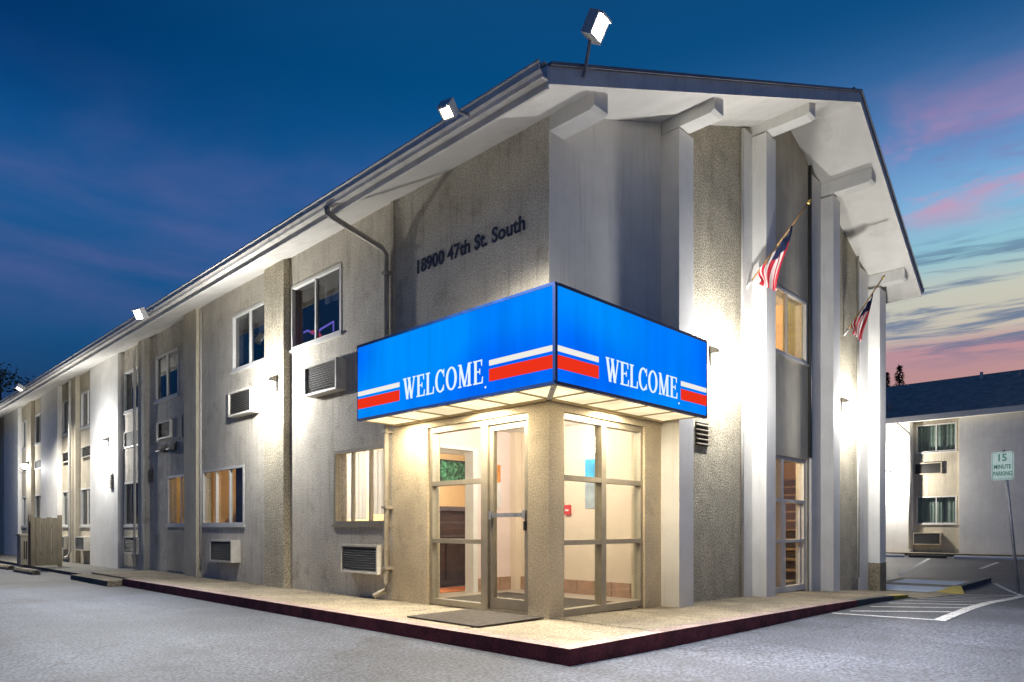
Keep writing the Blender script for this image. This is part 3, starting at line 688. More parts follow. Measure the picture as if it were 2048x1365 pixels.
# stair door in the gable
sg = MB(FG)
zb = -.14
for u0, u1 in ((5.25, 5.31), (5.90, 6.0), (6.86, 6.93)): sg.box(u0, u1, -.13, -.03, zb, 2.15)
for a, c in ((5.31, 5.90), (6.0, 6.86)):
    for z, h in ((zb, .1), (.70, .05), (1.38, .05), (2.09, .06)): sg.box(a, c, -.128, -.032, z, z + h)
sg.box(6.08, 6.13, -.12, -.05, zb + .1, 1.38); sg.box(6.73, 6.78, -.12, -.05, zb + .1, 1.38)
go = sg.build('stair_door', 'alu_white', motel)
for a, c in ((5.31, 5.90), (6.0, 6.86)):
    for z0, z1 in ((zb + .1, .70), (.75, 1.38), (1.43, 2.09)): bar(FG, a, c, -.085, -.079, z0, z1, 'pane', 'glass_clear', go)

# ---- interior shell
def iw(x0, x1, y0, y1, z0, z1, m, name='interior_wall'): return MB().box(x0, x1, y0, y1, z0, z1).build(name, m, motel)
iw(.21, 10.29, .21, 33.7, -.25, 0.0, 'floor_tile', 'floor')
iw(.21, 10.29, .21, 33.7, 2.42, 2.66, 'interior_white', 'floor')
iw(.21, 10.29, .21, 33.7, 5.08, 5.18, 'interior_white', 'ceiling')
iw(4.0, 4.1, .21, 33.7, 0, 2.42, 'interior_beige'); iw(4.0, 4.1, .21, 33.7, 2.66, 5.08, 'interior_grey')
iw(2.30, 2.4, .21, 2.7, 0, 2.42, 'interior_beige')
# vestibule back wall with an inner doorway
iw(.21, .52, 2.70, 2.8, 0, 2.42, 'interior_pink'); iw(1.42, 3.99, 2.70, 2.8, 0, 2.42, 'interior_pink'); iw(.52, 1.42, 2.70, 2.8, 2.12, 2.42, 'interior_pink')
df = MB(); df.box(.52, .57, 2.66, 2.84, 0, 2.12); df.box(1.37, 1.46, 2.66, 2.84, 0, 2.12); df.box(.57, 1.37, 2.66, 2.84, 2.07, 2.12); df.build('inner_door_frame', 'door_white', motel)
iw(2.18, 2.30, 2.58, 2.70, 0, 2.42, 'interior_beige', 'corner_post')
for y in (5.75, 9.33, 12.45, 15.3, 18.25, 21.0, 23.8, 27):
    iw(.34, 3.99, y, y + .1, 0, 2.42, 'interior_tan' if y in (5.75, 9.33) else 'interior_grey'); iw(.34, 3.99, y, y + .1, 2.66, 5.08, 'interior_grey')
iw(10.15, 10.25, .21, 2.2, 0, 2.42, 'interior_tan'); iw(7.2, 7.3, .21, 3.0, 2.66, 5.08, 'interior_tan')
iw(4.1, 10.15, 2.2, 2.3, 0, 2.42, 'interior_tan'); iw(4.1, 7.3, 3.0, 3.1, 2.66, 5.08, 'interior_tan')
for i in range(8):      # brown skirting tiles in the vestibule
    y = .25 + i * .305; MB().box(2.285, 2.299, y, y + .295, .002, .2).build('skirting_tile', 'base_tile', motel)
for i in range(3):
    x = 1.47 + i * .24; MB().box(x, x + .232, 2.686, 2.699, .002, .2).build('skirting_tile', 'base_tile', motel)

# ---- stairs behind the gable door
stairs = thing('staircase', (8.2, 1.1, 0), 'wooden stairs with dark risers behind the glazed gable door', 'stairs')
for i in range(11):
    x = 7.15 + i * .26; z = .0 + i * .185
    MB().box(x, x + .03, .22, 1.95, z + .002, z + .15).build('riser', 'stair_riser', stairs)
    MB().box(x - .03, x + .26, .22, 1.95, z + .151, z + .185).build('tread', 'stair_tread', stairs)
MB().tube([(6.9, 2.0, .95), (9.6, 2.0, 2.35)], .025, 8).build('handrail', 'dark_wood', stairs, True)
for x, z0, z1 in ((6.95, .001, .97), (8.2, .75, 1.62)): MB().box(x, x + .04, 1.98, 2.02, z0, z1).build('baluster', 'dark_wood', stairs)

# ------------------------------------------------------------------ lit things indoors
def ceiling_light(x, y, z, power, col, label, sz=.5, group='ceiling lights indoors'):
    t = thing('ceiling_light', (x, y, z), label, 'ceiling light', group)
    MB().box(x - sz / 2 - .03, x + sz / 2 + .03, y - sz / 2 - .03, y + sz / 2 + .03, z - .04, z - .002).build('housing', 'alu_white', t)
    MB().box(x - sz / 2, x + sz / 2, y - sz / 2, y + sz / 2, z - .055, z - .041).build('diffuser', 'diffuser', t)
    light('lamp_light', 'POINT', (x, y, z - .2), power, col, t, .12)
ceiling_light(1.05, 1.3, 2.42, 27, (1, .92, .83), 'ceiling light over the glazed entrance vestibule')
ceiling_light(1.6, 4.6, 2.42, 85, (1, .93, .86), 'ceiling light over the reception desk')
ceiling_light(2.2, 7.6, 2.42, 20, (1, .78, .42), 'ceiling light in the lit room with the purple armchair')
ceiling_light(2.0, 10.9, 2.42, 20, (1, .78, .42), 'ceiling light in the room with the orange chair')
ceiling_light(6.4, 1.1, 2.42, 22, (1, .75, .45), 'ceiling light over the stairs behind the gable door')
ceiling_light(6.0, 1.8, 5.08, 42, (1, .72, .40), 'ceiling light in the upper gable room with olive curtain')

glare = thing('glare_spot', (2.3, 1.13, 2.1), 'round glowing stand-in for a lamp glare inside the entrance above the blue poster', 'lamp glare')  # glowing shape added in place of a lamp's reflection in the entrance glass
b = MB(); b.box(2.27, 2.299, 1.06, 1.20, 2.03, 2.17); b.build('backplate', 'alu_white', glare)
b = MB(); b.tube([(2.26, 1.13, 2.01), (2.23, 1.13, 2.05), (2.23, 1.13, 2.15), (2.26, 1.13, 2.19)], .06, 12); b.build('shade', 'lens_warm', glare, True)
ban = thing('wall_poster', (2.29, 1.18, 1.25), 'tall blue and grey poster on the beige entrance wall', 'poster')
MB().box(2.288, 2.297, 1.03, 1.32, 1.63, 1.92).build('upper_print', 'banner_blue', ban)
MB().box(2.288, 2.297, 1.03, 1.32, 1.22, 1.625).build('lower_print', 'banner_grey', ban)
al = thing('fire_alarm', (2.29, 1.63, 1.15), 'small red fire alarm box on the beige entrance wall', 'fire alarm')
MB().box(2.26, 2.299, 1.58, 1.68, 1.14, 1.28).build('body', 'alarm_red', al); MB().box(2.25, 2.259, 1.60, 1.66, 1.19, 1.22).build('handle', 'flag_white', al)
po = thing('wall_poster', (1.85, 2.69, 1.2), 'white poster with orange picture on pink wall behind the door', 'poster')
MB().box(1.70, 1.96, 2.680, 2.69, 1.25, 1.92).build('sheet', 'poster_paper', po)
MB().box(1.715, 1.945, 2.674, 2.679, 1.64, 1.905).build('picture', 'poster_orange', po)
MB().box(1.73, 1.86, 2.674, 2.679, 1.27, 1.60).build('text_block', 'poster_dark', po)
# reception desk seen through the inner doorway
desk = thing('reception_desk', (2.4, 3.9, 0), 'dark brown reception desk seen through the entrance glass', 'desk')
b = MB(); b.box(.9, 3.9, 3.7, 4.1, 0.02, 1.22); b.build('body', 'dark_wood', desk)
MB().box(.84, 3.95, 3.6, 4.15, 1.221, 1.29).build('top', 'counter_top', desk)
for x in (1.02, 1.72, 2.42, 3.12): MB().box(x, x + .6, 3.682, 3.699, .12, .72).build('panel', 'stair_riser', desk)
for z in (.80, 1.02): MB().box(.92, 3.88, 3.678, 3.699, z, z + .03).build('moulding', 'counter_top', desk)
pic = thing('framed_picture', (3.0, 5.73, 1.85), 'wide green forest picture on wall above the reception desk', 'picture')
MB().box(2.3, 3.95, 5.70, 5.74, 1.83, 2.30).build('frame', 'black_metal', pic); MB().box(2.33, 3.92, 5.69, 5.699, 1.86, 2.27).build('canvas', 'picture_green', pic)
fm = MB(); fm.box(.35, 1.7, .35, 2.3, .002, .014); tag(fm.build('floor_mat', 'mat_rubber'), 'dark floor mat inside the entrance behind the glass', 'floor mat')
ORANGE_RUG = MB(); ORANGE_RUG.box(.85, 2.5, 2.95, 3.55, .002, .012); tag(ORANGE_RUG.build('rug', 'orange_fabric'), 'orange rug on the floor before the reception desk', 'rug')

def armchair(x, y, m, label, rz=0):
    t = thing('armchair', (x, y, 0), label, 'armchair', 'armchairs behind the lit windows')
    MB().box(x - .35, x + .35, y - .35, y + .35, .18, .44).build('seat', m, t)
    MB().prism([(x + .2, y - .36, .44), (x + .36, y - .36, .44), (x + .44, y - .36, 1.32), (x + .30, y - .36, 1.36)], (0, .72, 0)).build('backrest', m, t)
    for s in (-1, 1): MB().box(x - .33, x + .33, y + s * .41 - .06, y + s * .41 + .06, .1, .66).build('arm', m, t)
    for sx_ in (-.3, .3):
        for sy_ in (-.3, .3): MB().box(x + sx_ - .025, x + sx_ + .025, y + sy_ - .025, y + sy_ + .025, .001, .18).build('leg', 'dark_wood', t)
armchair(.68, 8.85, 'purple_fabric', 'purple armchair behind the three-pane lit window')
armchair(.85, 11.6, 'orange_fabric', 'orange armchair behind the gold-curtained two-pane window')
def table_lamp(x, y, label):
    t = thing('table_lamp', (x, y, .0), label, 'lamp', 'table lamps behind the lit windows')
    MB().box(x - .22, x + .22, y - .22, y + .22, .66, .70).build('table_top', 'dark_wood', t)
    MB().tube([(x, y, .001), (x, y, .66)], .05, 8).build('stand', 'dark_wood', t)
    MB().tube([(x, y, .70), (x, y, .78), (x, y, 1.2)], .03, 8).build('stem', 'gold', t)
    MB().tube([(x, y, 1.18), (x, y, 1.46)], .20, 14, 0, .12).build('shade', 'curtain_white', t)
table_lamp(.52, 8.15, 'white-shaded table lamp beside the purple armchair'); table_lamp(.62, 10.75, 'white-shaded table lamp beside the orange armchair')
neon = thing('neon_sign', (.27, 5.1, 3.83), 'glowing purple outline sign with red stroke in upper window', 'neon sign')
MB().tube([(.27, 4.66, 3.84), (.27, 4.66, 4.14), (.27, 5.02, 4.10), (.27, 5.20, 4.05), (.27, 5.45, 4.16), (.27, 5.62, 4.14), (.27, 5.62, 3.84)], .016, 8).build('purple_tube', 'neon_purple', neon, True)
MB().tube([(.275, 5.30, 4.10), (.275, 5.16, 4.08), (.275, 5.06, 3.98), (.275, 5.0, 3.86)], .034, 8).build('red_tube', 'neon_red', neon, True)

# ------------------------------------------------------------------ illuminated canopy
can = thing('welcome_canopy', (-.3, 1.0, 2.285), 'bright blue illuminated corner canopy reading WELCOME over the entrance', 'canopy')
CZ0, CZ1 = 2.285, 3.235
bd = MB(); bd.box(-.56, -.001, .0, 2.66, CZ0 + .07, CZ1 - .01); bd.box(-.56, 2.16, -.56, -.001, CZ0 + .07, CZ1 - .01); bd.build('box', 'canopy_metal', can)
# face panels: acrylic, lit from inside
pl = MB(FLT).box(-2.655, .575, .565, .60, CZ0 + .03, CZ1 - .03).build('face_panel', 'sign_blue', can)
pr_ = MB(FG).box(-.575, 2.225, .565, .60, CZ0 + .03, CZ1 - .03).build('face_panel', 'sign_blue', can)
tr = MB(FLT)
tr.box(-2.67, .602, .56, .606, CZ0, CZ0 + .03); tr.box(-2.67, .602, .56, .606, CZ1 - .03, CZ1); tr.box(-2.67, -2.655, .56, .606, CZ0 + .03, CZ1 - .03)
tr.build('trim', 'canopy_trim', can)
tr = MB(FG); tr.box(-.557, 2.24, .56, .606, CZ0, CZ0 + .03); tr.box(-.557, 2.24, .56, .606, CZ1 - .03, CZ1); tr.box(2.225, 2.24, .56, .606, CZ0 + .03, CZ1 - .03); tr.build('trim', 'canopy_trim', can)
MB().box(-.608, -.574, -.608, -.574, CZ0 + .031, CZ1 - .031).build('corner_trim', 'canopy_trim', can)
MB().box(-.555, .0, 2.661, 2.668, CZ0 + .03, CZ1 - .03).build('end_panel', 'canopy_metal', can)
# stripes
def stripes(fr, u0, u1, par):
    MB(fr).box(u0, u1, .6005, .604, 2.595, 2.650).build('white_stripe', 'sign_stripe', par)
    MB(fr).box(u0, u1, .6005, .604, 2.435, 2.560).build('red_stripe', 'sign_red', par)
stripes(FLT, -2.654, -1.79, pl); stripes(FLT, -.28, .572, pl)
stripes(FG, -.572, .06, pr_); stripes(FG, 1.63, 2.223, pr_)
# WELCOME in condensed serif capitals
def letters(fr, u, z, h, width, par):
    S = .15; T = .055
    def st_(b, x0, y0, x1, y1, wd, k):
        d = [(x0 - wd / 2, y0), (x0 + wd / 2, y0), (x1 + wd / 2, y1), (x1 - wd / 2, y1)]; b.append((d, k))
    def rc(b, x0, x1, y0, y1, k): b.append(([(x0, y0), (x1, y0), (x1, y1), (x0, y1)], k))
    def ring(b, cx, rx, a0, a1, k):
        n = 30
        for i in range(n):
            t0 = a0 + (a1 - a0) * i / n; t1 = a0 + (a1 - a0) * (i + 1) / n
            def pt(t, inner):
                kx, ky = (rx - S, .5 - T * 1.1 + .0) if inner else (rx, .515)
                return (cx + math.cos(t) * kx, .5 + math.sin(t) * ky)
            b.append(([pt(t0, 0), pt(t1, 0), pt(t1, 1), pt(t0, 1)], k))
    def W_():
        b = []; st_(b, .12, 1, .34, 0, S * 1.05, 0); st_(b, .34, 0, .52, .95, T * 1.3, 1); st_(b, .46, 1, .68, 0, S * 1.05, 2); st_(b, .68, 0, .90, 1, T * 1.3, 3)
        rc(b, 0, .26, .95, 1, 4); rc(b, .36, .60, .95, 1, 5); rc(b, .79, 1.0, .95, 1, 6); return b, 1.0
    def E_():
        b = []; rc(b, .07, .07 + S, 0, 1, 0); rc(b, 0, .58, .945, 1, 1); rc(b, 0, .60, 0, .055, 2); rc(b, .2, .44, .485, .54, 3)
        b.append(([(.50, 1), (.58, 1), (.58, .74), (.545, .74)], 4)); b.append(([(.54, 0), (.62, 0), (.64, .28), (.60, .28)], 4)); rc(b, .42, .46, .40, .63, 5); return b, .64
    def L_():
        b = []; rc(b, .07, .07 + S, 0, 1, 0); rc(b, 0, .30, .945, 1, 1); rc(b, 0, .58, 0, .055, 2); b.append(([(.52, 0), (.60, 0), (.62, .32), (.58, .32)], 4)); return b, .62
    def C_():
        b = []; ring(b, .38, .37, R(42), R(318), 0); rc(b, .62, .66, .66, 1.0, 2); rc(b, .60, .645, .05, .30, 3); return b, .70
    def O_():
        b = []; ring(b, .39, .385, 0, 2 * math.pi, 0); return b, .78
    def M_():
        b = []; st_(b, .14, 0, .14, 1, T * 1.2, 0); st_(b, .15, 1, .46, 0.02, S * 1.0, 1); st_(b, .46, .02, .74, 1, T * 1.3, 2); rc(b, .70, .70 + S, 0, 1, 3)
        rc(b, .02, .20, .95, 1, 4); rc(b, .70, .94, .945, 1.0, 5); rc(b, .03, .25, 0, .055, 6); rc(b, .61, .94, 0, .055, 7); return b, .96
    seq = [W_(), E_(), L_(), C_(), O_(), M_(), E_()]; gap = .085
    tot = sum(s[1] for s in seq) + gap * 6; kx = width / tot; x = 0
    for polys, wd in seq:
        b = MB(fr)
        for pts, k in polys:
            o = .6006 + .0006 * k
            b.prism([(u + (x + p[0]) * kx, o, z + p[1] * h) for p in pts], (0, .004, 0))
        b.build('letter', 'sign_letter', par); x += wd + gap
letters(FLT, -1.715, 2.432, .245, 1.345, pl); letters(FG, .175, 2.432, .24, 1.37, pr_)
MB(FLT).box(-.345, -.325, .6006, .604, 2.375, 2.395).build('dot', 'sign_letter', pl); MB(FG).box(1.575, 1.595, .6006, .604, 2.375, 2.395).build('dot', 'sign_letter', pr_)
# soffit: framed luminous panels
sb = MB()
xs_l = [-.02 + i * .535 for i in range(6)]
for i in range(5):
    y0 = xs_l[i]; MB().box(-.55, -.05, y0 + .012, y0 + .523, CZ0 + .02, CZ0 + .035).build('soffit_panel', 'soffit_glow', can)
xs_r = [-.02 + i * .54 for i in range(5)]
for i in range(4):
    x0 = xs_r[i]; MB().box(x0 + .012, x0 + .528, -.55, -.05, CZ0 + .02, CZ0 + .035).build('soffit_panel', 'soffit_glow', can)
MB().box(-.55, -.035, -.55, -.035, CZ0 + .02, CZ0 + .035).build('soffit_panel', 'soffit_glow', can)
for y in xs_l: sb.box(-.558, -.002, y - .010, y + .010, CZ0 + .008, CZ0 + .05)
for x in xs_r: sb.box(x - .010, x + .010, -.558, -.002, CZ0 + .0085, CZ0 + .0505)
sb.box(-.047, -.002, .0, 2.655, CZ0 - .004, CZ0 + .018); sb.box(.0, 2.16, -.047, -.002, CZ0 - .004, CZ0 + .018)
sb.build('soffit_frame', 'soffit_bar', can)
b = MB(); b.prism([(-.56, -.52, CZ0 + .004), (-.52, -.56, CZ0 + .004), (-.005, -.045, CZ0 + .004), (-.045, -.005, CZ0 + .004)], (0, 0, .014)); b.build('mitre_bar', 'alu_white', can)
light('canopy_light', 'AREA', (-.3, .9, CZ0 - .01), 16, (1, .86, .62), can, .45, (0, 0, -1)); light('canopy_light', 'AREA', (1.0, -.3, CZ0 - .01), 14, (1, .86, .62), can, .45, (0, 0, -1)); light('canopy_light', 'AREA', (-.3, 2.2, CZ0 - .01), 8, (1, .86, .62), can, .4, (0, 0, -1))

dm = MB(); dm.box(-1.0, -.06, .02, 1.12, .002, .016); tag(dm.build('door_mat', 'mat_rubber'), 'brown ribbed mat on the pavement before the entrance door', 'door mat')

# ------------------------------------------------------------------ wall lamps and floodlights
def wall_lamp(fr, u, z, face, power, label, lens='lens_cool', col=(1.0, .985, .95), sc_=1.0):
    base = MB(fr).P((u, face, z)); t = thing('wall_lamp', base, label, 'wall lamp', 'wall lamps on the facades')
    h = .13 * sc_
    MB(fr).box(u - h, u + h, face, face + .03, z - .12 * sc_, z + .14 * sc_).build('backplate', 'lamp_bronze', t)
    b = MB(fr); b.prism([(u - h, face + .03, z + .03), (u - h, face + .15, z + .03), (u - h, face + .15, z + .05), (u - h, face + .11, z + .10), (u - h, face + .03, z + .13)], (2 * h, 0, 0)); b.build('hood', 'lamp_bronze', t)
    b = MB(fr); b.prism([(u - h * .85, face + .031, z + .029), (u - h * .85, face + .19, z + .029), (u - h * .85, face + .19, z - .05), (u - h * .85, face + .12, z - .13), (u - h * .85, face + .031, z - .13)], (2 * h * .85, 0, 0)); b.build('lens', lens, t)
    light('lamp_light', 'POINT', MB(fr).P((u, face + .62, z - .10)), power * 1.05, col, t, .06)
    return t
wall_lamp(FL, 5.82, 3.27, .12, 46, 'glaring wall lamp on the pilaster left of the blue canopy')
wall_lamp(FL, 15.0, 3.12, .0, 34, 'bright wall lamp on the wide white pier')
wall_lamp(FL, 23.85, 3.10, -.01, 22, 'distant wall lamp at the far left end of the facade')
wall_lamp(FG, 3.55, 3.36, .0, 46, 'glaring wall lamp on the gable wall right of the canopy')
wall_lamp(FG, 8.72, 3.34, .0, 42, 'bright wall lamp on the gable wall near the right corner')
wall_lamp(FA, 3.72, 3.1, .0, 120, 'wall lamp on the far white wing behind the pillar', col=(1.0, .94, .84))

def flood(p, aim, power, label, lens, col, cone=120, size=.2, post=None):
    t = thing('floodlight', p, label, 'floodlight', 'floodlights along the roof edge')
    a = Vector(aim).normalized(); r = a.cross(Vector((0, 0, 1))).normalized(); up = r.cross(a)
    P = Vector(p)
    def bx(b, r0, r1, u0, u1, d0, d1, mi=0):
        vs = [P + r * x + up * y + a * d for d in (d0, d1) for y in (u0, u1) for x in (r0, r1)]
        b.add([tuple(v) for v in vs], [(0, 1, 3, 2), (4, 6, 7, 5), (0, 4, 5, 1), (2, 3, 7, 6), (0, 2, 6, 4), (1, 5, 7, 3)], mi)
    h = size / 2
    b = MB(); bx(b, -h, h, -h, h, -.10, -.02); bx(b, -h, -h + .018, -h, h, -.02, .012); bx(b, h - .018, h, -h, h, -.02, .012); bx(b, -h + .018, h - .018, h - .018, h, -.02, .05); bx(b, -h + .018, h - .018, -h, -h + .018, -.02, .012); b.build('housing', 'alu_white', t)
    b = MB(); bx(b, -h + .02, h - .02, -h + .02, h - .02, -.019, -.008); b.build('lens', lens, t)
    b = MB(); b.tube([tuple(P - a * .08), post], .018, 8); b.build('bracket', 'galv_steel', t)
    light('lamp_light', 'SPOT', tuple(P + a * .04), power, col, t, .14, aim, cone)
    return t
flood((-1.2, .24, 4.90), (-.55, -.15, -.78), 620, 'warm floodlight on the gutter above the address lettering', 'lens_warm', (1, .93, .80), 168, .14, (-.88, .28, 5.02))
flood((-1.15, 9.0, 4.87), (-.80, -.30, -.50), 620, 'brightest floodlight on the long eave left of centre', 'lens_cool', (.90, .94, 1), 130, .20, (-.88, 9.05, 5.02))
flood((-1.15, 19.0, 4.91), (-.45, -.10, -.9), 380, 'small distant floodlight at the far end of the eave', 'lens_warm', (1, .95, .85), 160, .20, (-.88, 19.05, 5.02))
flood((-.37, -.93, 5.54), (.12, -.85, -.50), 1700, 'square floodlight standing above the front corner of the gable roof', 'lens_cool', (.97, .97, 1), 135, .20, (-.30, -.70, 5.22))

# ------------------------------------------------------------------ flags
def flag(base, tip, label, ph):
    t = thing('flag', base, label, 'flag', 'flags on the gable front')
    B = Vector(base); T = Vector(tip); d = T - B; L = d.length; dn = d.normalized()
    MB().tube([tuple(B), tuple(B + d * .5)], .014, 8).build('pole', 'pole_wood', t, True)
    MB().tube([tuple(B + d * .5), tuple(T)], .013, 8).build('pole', 'pole_wood', t, True)
    MB().tube([tuple(T - dn * .01), tuple(T + dn * .03), tuple(T + dn * .06)], .026, 8, 0, .012).build('finial', 'gold', t, True)
    MB().tube([tuple(B - dn * .04), tuple(B + dn * .10)], .024, 8).build('bracket', 'alu_white', t, True)
    # limp cloth: hoist laced to the pole, fly hanging down in folds
    NH, NT_ = 13 * 3, 26; side_ = dn.cross(Vector((0, 0, 1))).normalized()
    vs = []; hor = Vector((dn.x, dn.y, 0)).normalized()
    for i in range(NH + 1):
        h = i / NH; p0 = B + d * (.76 - .56 * h)
        fly = .86 - .66 * h ** 1.2
        for j in range(NT_ + 1):
            s = j / NT_
            amp = .055 * min(1, s * 2.5) * (1 - .3 * h)
            off = side_ * (amp * math.sin(h * 11 + ph + s * 1.7) + .03 * math.sin(h * 23 + s * 3)) 
            q = p0 + Vector((0, 0, -1)) * fly * s + hor * (-.20 * s * (1 - h) + .03 * math.sin(s * 5 + h * 4)) + off
            q -= Vector((0, 0, 1)) * .016
            vs.append(tuple(q))
    fs = []; ms = []
    b = MB()
    for i in range(NH):
        for j in range(NT_):
            f = (i * (NT_ + 1) + j, (i + 1) * (NT_ + 1) + j, (i + 1) * (NT_ + 1) + j + 1, i * (NT_ + 1) + j + 1)
            stripe_ = i // 3
            m_ = 2 if (stripe_ < 7 and j < NT_ * .24) else (0 if stripe_ % 2 == 0 else 1)
            fs.append(f); ms.append(m_)
    b.v = vs; b.f = fs; b.m = ms
    o = b.build('cloth', ['flag_red', 'flag_white', 'flag_blue'], t, True)
    return t
flag((4.50, -.05, 4.60), (4.50, -.95, 5.56), 'larger striped flag drooping from the pole above the canopy lamp', .4)
flag((8.75, -.03, 4.74), (8.75, -.70, 5.66), 'smaller striped flag drooping near the right corner pillar', 2.1)

# ------------------------------------------------------------------ far wing on the right
wing = thing('motel_wing', (XA + 4, 4, 0), 'far white two-storey wing with dark roof and beige window bay', 'building')
_m = motel; motel = wing
AUZ = (3.88, 4.92); ALZ = (1.12, 2.14)
wall(FA, 2.82, 16.0, -.3, 5.3, 0, .3, [], 'white_paint', 'pier')
wall(FA, -6.0, 1.26, -.3, 5.3, 0, .3, [], 'white_paint', 'pier')
wall(FA, 1.26, 2.82, -.3, 5.3, -.15, .2, [(1.39, 2.70, *AUZ), (1.39, 2.70, *ALZ)], 'bay_panel')
for z in (AUZ, ALZ):
    window(FA, 1.39, 2.70, *z, -.15, wing, 'glass_clear', 2, 'alu_white', [('curtain', .0, 1.0, .0, .99, .14, 'curtain_teal')])
for z in ((3.02, 3.46), (.30, .76)): ac(FA, 1.85, 2.78, *z, -.15, .06 if z[0] > 1 else .22, wing, 'bay_panel')
MB().box(XA + .3, XA + 10, -6, 16, -.3, 5.3).build('core', 'interior_grey', wing)
MB().prism([(XA - .35, -6.4, 5.22), (XA + 5.0, -6.4, 7.5), (XA + 10.4, -6.4, 5.2)], (0, 22.8, 0)).build('roof', 'wing_shingle', wing)
MB().box(XA - .42, XA - .352, -6.4, 16.4, 5.04, 5.25).build('fascia', 'white_paint', wing)
MB().box(XA - .351, XA - .002, -6.4, 16.4, 5.06, 5.10).build('soffit', 'soffit_paint', wing)
MB().tube([(XA - .36, 3.25, 5.04), (XA - .30, 3.2, 4.95), (XA - .06, 2.92, 4.62), (XA - .06, 2.9, 4.5), (XA - .06, 2.9, .1)], .045, 8).build('downspout', 'pipe_white', wing, True)
for x, y, h, m in ((XA + 1.0, 3.92, .50, 'pipe_pink'), (XA + 4.2, 1.3, .3, 'alu_white'), (XA + 4.3, -.2, .28, 'alu_white'), (XA + 3.9, -.05, .2, 'pipe_pink')):
    z = 5.22 + (x - XA + .35) * .426; MB().tube([(x, y, z - .1), (x, y, z + h)], .06, 8).build('roof_vent', m, wing, True)
motel = _m
b = MB(); b.box(XA - .9, XA, -8, 16, -.4, .0); struct(b.build('wing_pavement', 'concrete'))

# ------------------------------------------------------------------ wheel stops
def wheel_stop(p, ln, ang, label, m='concrete', wet=None):
    c, s = math.cos(ang), math.sin(ang)
    fr = (p, (c, s), (-s, c)); b = MB(fr)
    L = ln / 2
    prof = [(-.085, 0), (.085, 0), (.075, .06), (.045, .11), (-.045, .11), (-.075, .06)]
    b.add([(-L, q[0], q[1]) for q in prof] + [(-L + .04, q[0] * .96, q[1]) for q in prof] + [(L - .04, q[0] * .96, q[1]) for q in prof] + [(L, q[0], q[1]) for q in prof],
          [tuple(range(6)), tuple(range(18, 24))[::-1]] + [(r * 6 + i, r * 6 + (i + 1) % 6, (r + 1) * 6 + (i + 1) % 6, (r + 1) * 6 + i) for r in range(3) for i in range(6)])
    o = b.build('wheel_stop', m); tag(o, label, 'wheel stop', 'concrete wheel stops')
wheel_stop((-1.75, 14.9, road(-2)), 1.7, R(92), 'pale concrete wheel stop next to the kerb end at left')
wheel_stop((-1.75, 17.6, road(-2)), 1.7, R(92), 'pale concrete wheel stop farther left by the board fence')
wheel_stop((23.2, 3.6, road(23.2)), 1.8, R(90), 'white wheel stop below the bay of the far wing', 'white_paint')
wheel_stop((23.2, 1.95, road(23.2)), 1.2, R(90), 'black wheel stop before the far wing', 'dark_grille')
wheel_stop((23.2, -.2, road(23.2)), 2.6, R(90), 'long white wheel stop right of the black one', 'white_paint')

# ------------------------------------------------------------------ parking sign
sp = Vector((12.94, -2.20, road(12.94)))
ps = thing('parking_sign', tuple(sp), 'leaning green-lettered white parking sign on a steel post', 'sign')
lean = Vector((0, .085, 1)).normalized()
b = MB(); top = sp + lean * 3.15
b.tube([tuple(sp - lean * .2), tuple(top)], .032, 8); b.build('post', 'galv_steel', ps, True)
pz = sp + lean * 2.80
fs_ = ((pz.x - .05, pz.y + .04, 0), (0, -1), (-1, 0))
pn = MB(fs_); w2, h2, c_ = .205, .31, .04
pn.prism([(-w2 + c_, 0, pz.z - h2), (w2 - c_, 0, pz.z - h2), (w2, 0, pz.z - h2 + c_), (w2, 0, pz.z + h2 - c_), (w2 - c_, 0, pz.z + h2), (-w2 + c_, 0, pz.z + h2), (-w2, 0, pz.z + h2 - c_), (-w2, 0, pz.z - h2 + c_)], (0, .006, 0))
pn.build('panel', 'sign_white', ps)
text('15', fs_, .15, .15, pz.z + .11, -.075, .0085, 'sign_green', 'lettering', ps, .002)
text('MINUTE', fs_, .09, .31, pz.z - .06, -.155, .0085, 'sign_green', 'lettering', ps, .002)
text('PARKING', fs_, .09, .34, pz.z - .21, -.17, .0085, 'sign_green', 'lettering', ps, .002)
bd_ = MB(fs_)
for a, c, d, e in ((-.185, .185, -.29, -.283), (-.185, .185, .283, .29), (-.185, -.178, -.283, .283), (.178, .185, -.283, .283)): bd_.box(a, c, .0065, .0085, pz.z + d, pz.z + e)
bd_.build('border', 'sign_green', ps)

# ------------------------------------------------------------------ fence and cabinet at the far left
fen = thing('board_fence', (-.75, 16.2, -.06), 'low beige vertical-board fence beside the far left piers', 'fence')
for i in range(6):
    x = -1.42 + i * .115; MB().box(x, x + .105, 16.15 + .01 * (i % 2), 16.18 + .01 * (i % 2), -.02, 1.22 - .015 * ((i * 7) % 3)).build('board', 'fence_wood', fen)
for z in (.25, .95): MB().box(-1.42, -.74, 16.20, 16.25, z, z + .09).build('rail', 'fence_wood', fen)
for x in (-1.44, -.80): MB().box(x, x + .09, 16.26, 16.35, -.06, 1.28).build('post', 'fence_wood', fen)
cab = thing('utility_cabinet', (-1.1, 18.0, -.06), 'small beige utility cabinet with dark grille behind the board fence', 'cabinet')
MB().box(-1.33, -.87, 17.8, 18.25, -.06, .72).build('body', 'cabinet_paint', cab); MB().box(-1.36, -.84, 17.77, 18.28, .721, .78).build('lid', 'cabinet_paint', cab)
b = MB()
for i in range(7): b.box(-1.26 + i * .05, -1.235 + i * .05, 17.785, 17.799, .1, .58)
b.build('grille', 'black_metal', cab)

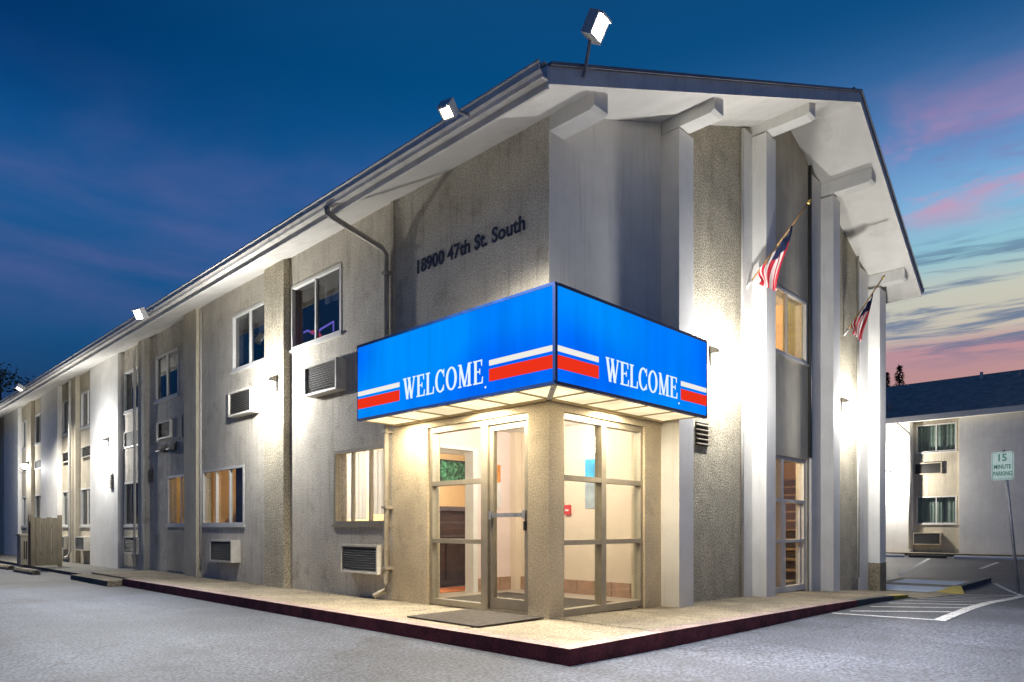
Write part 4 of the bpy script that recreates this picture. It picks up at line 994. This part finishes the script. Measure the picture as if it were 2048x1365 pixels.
# ------------------------------------------------------------------ trees
def leafy(name, base, h, rx, rz, label, seed, n=5200):
    rnd = random.Random(seed); t = thing(name, base, label, 'tree'); B = Vector(base)
    b = MB(); b.tube([tuple(B - Vector((0, 0, .2))), tuple(B + Vector((.1, 0, h * .3))), tuple(B + Vector((0, .15, h * .6))), tuple(B + Vector((.05, .1, h * .85)))], .32, 9, 0, .05)
    cl = []
    for i in range(26):
        a = rnd.random() * 6.28; e = rnd.uniform(-.8, 1); rr = math.sqrt(max(0, 1 - e * e)) * rnd.uniform(.45, 1)
        c = B + Vector((math.cos(a) * rx * rr, math.sin(a) * rx * rr, h - rz + e * rz)); cl.append((c, rnd.uniform(.5, 1.15)))
        if i % 2 == 0: b.tube([tuple(B + Vector((0, .1, h * rnd.uniform(.35, .6)))), tuple(B + (c - B) * .75 + Vector((0, 0, h * .12))), tuple(c)], .09, 5, 0, .02)
    b.build('trunk', 'bark', t)
    f = MB()
    for k in range(n):
        c, r = cl[rnd.randrange(len(cl))]; v = Vector((rnd.gauss(0, .5), rnd.gauss(0, .5), rnd.gauss(0, .4))) * r
        p = c + v; s = rnd.uniform(.07, .16); d1 = Vector((rnd.gauss(0, 1), rnd.gauss(0, 1), rnd.gauss(0, 1))).normalized(); d2 = d1.orthogonal().normalized()
        f.add([tuple(p - d1 * s), tuple(p + d2 * s * .6), tuple(p + d1 * s), tuple(p - d2 * s * .6)], [(0, 1, 2, 3)])
    f.build('crown', 'leaf', t)
def conifer(base, h, r, label, seed):
    rnd = random.Random(seed); t = thing('conifer_tree', base, label, 'tree', 'conifers behind the far wing'); B = Vector(base)
    b = MB(); b.tube([tuple(B), tuple(B + Vector((0, 0, h)))], .3, 8, 0, .03); b.build('trunk', 'bark', t)
    f = MB()
    for k in range(2600):
        u = rnd.random() ** .7; z = h * (.25 + .75 * u); rr = r * (1 - u) ** .8 * rnd.random() ** .5 * (0.75 + .35 * math.sin(z * 5)) + .05; a = rnd.random() * 6.28
        p = B + Vector((math.cos(a) * rr, math.sin(a) * rr, z - rr * .35)); s = rnd.uniform(.10, .28)
        d1 = Vector((math.cos(a), math.sin(a), -.45 + rnd.gauss(0, .3))).normalized(); d2 = Vector((-math.sin(a), math.cos(a), rnd.gauss(0, .3))).normalized()
        f.add([tuple(p - d2 * s * .35), tuple(p + d1 * s * 1.4), tuple(p + d2 * s * .35)], [(0, 1, 2)])
    f.build('crown', 'needle', t)
def ray_point(px, depth):
    a = R(44.2); u = (px - 1024) / 1383
    return (-5.475 + depth * (math.cos(a) + u * math.sin(a)), -4.782 + depth * (math.sin(a) - u * math.cos(a)))
x, y = ray_point(2, 46); leafy('leafy_tree', (x, y, -.13), 11.2, 3.4, 3.6, 'dark leafy tree behind the far left end of the roof', 3)
x, y = ray_point(-70, 42); leafy('leafy_tree', (x, y, -.13), 9.0, 3.0, 3.2, 'dark leafy tree at the left picture edge', 5)
x, y = ray_point(1773, 72); conifer((x, y, -.05), 17.2, 1.9, 'slim dark conifer touching the white corner pillar', 11)
x, y = ray_point(1799, 70); conifer((x, y, -.05), 17.4, 2.6, 'broad dark conifer above the ridge of the far wing', 12)
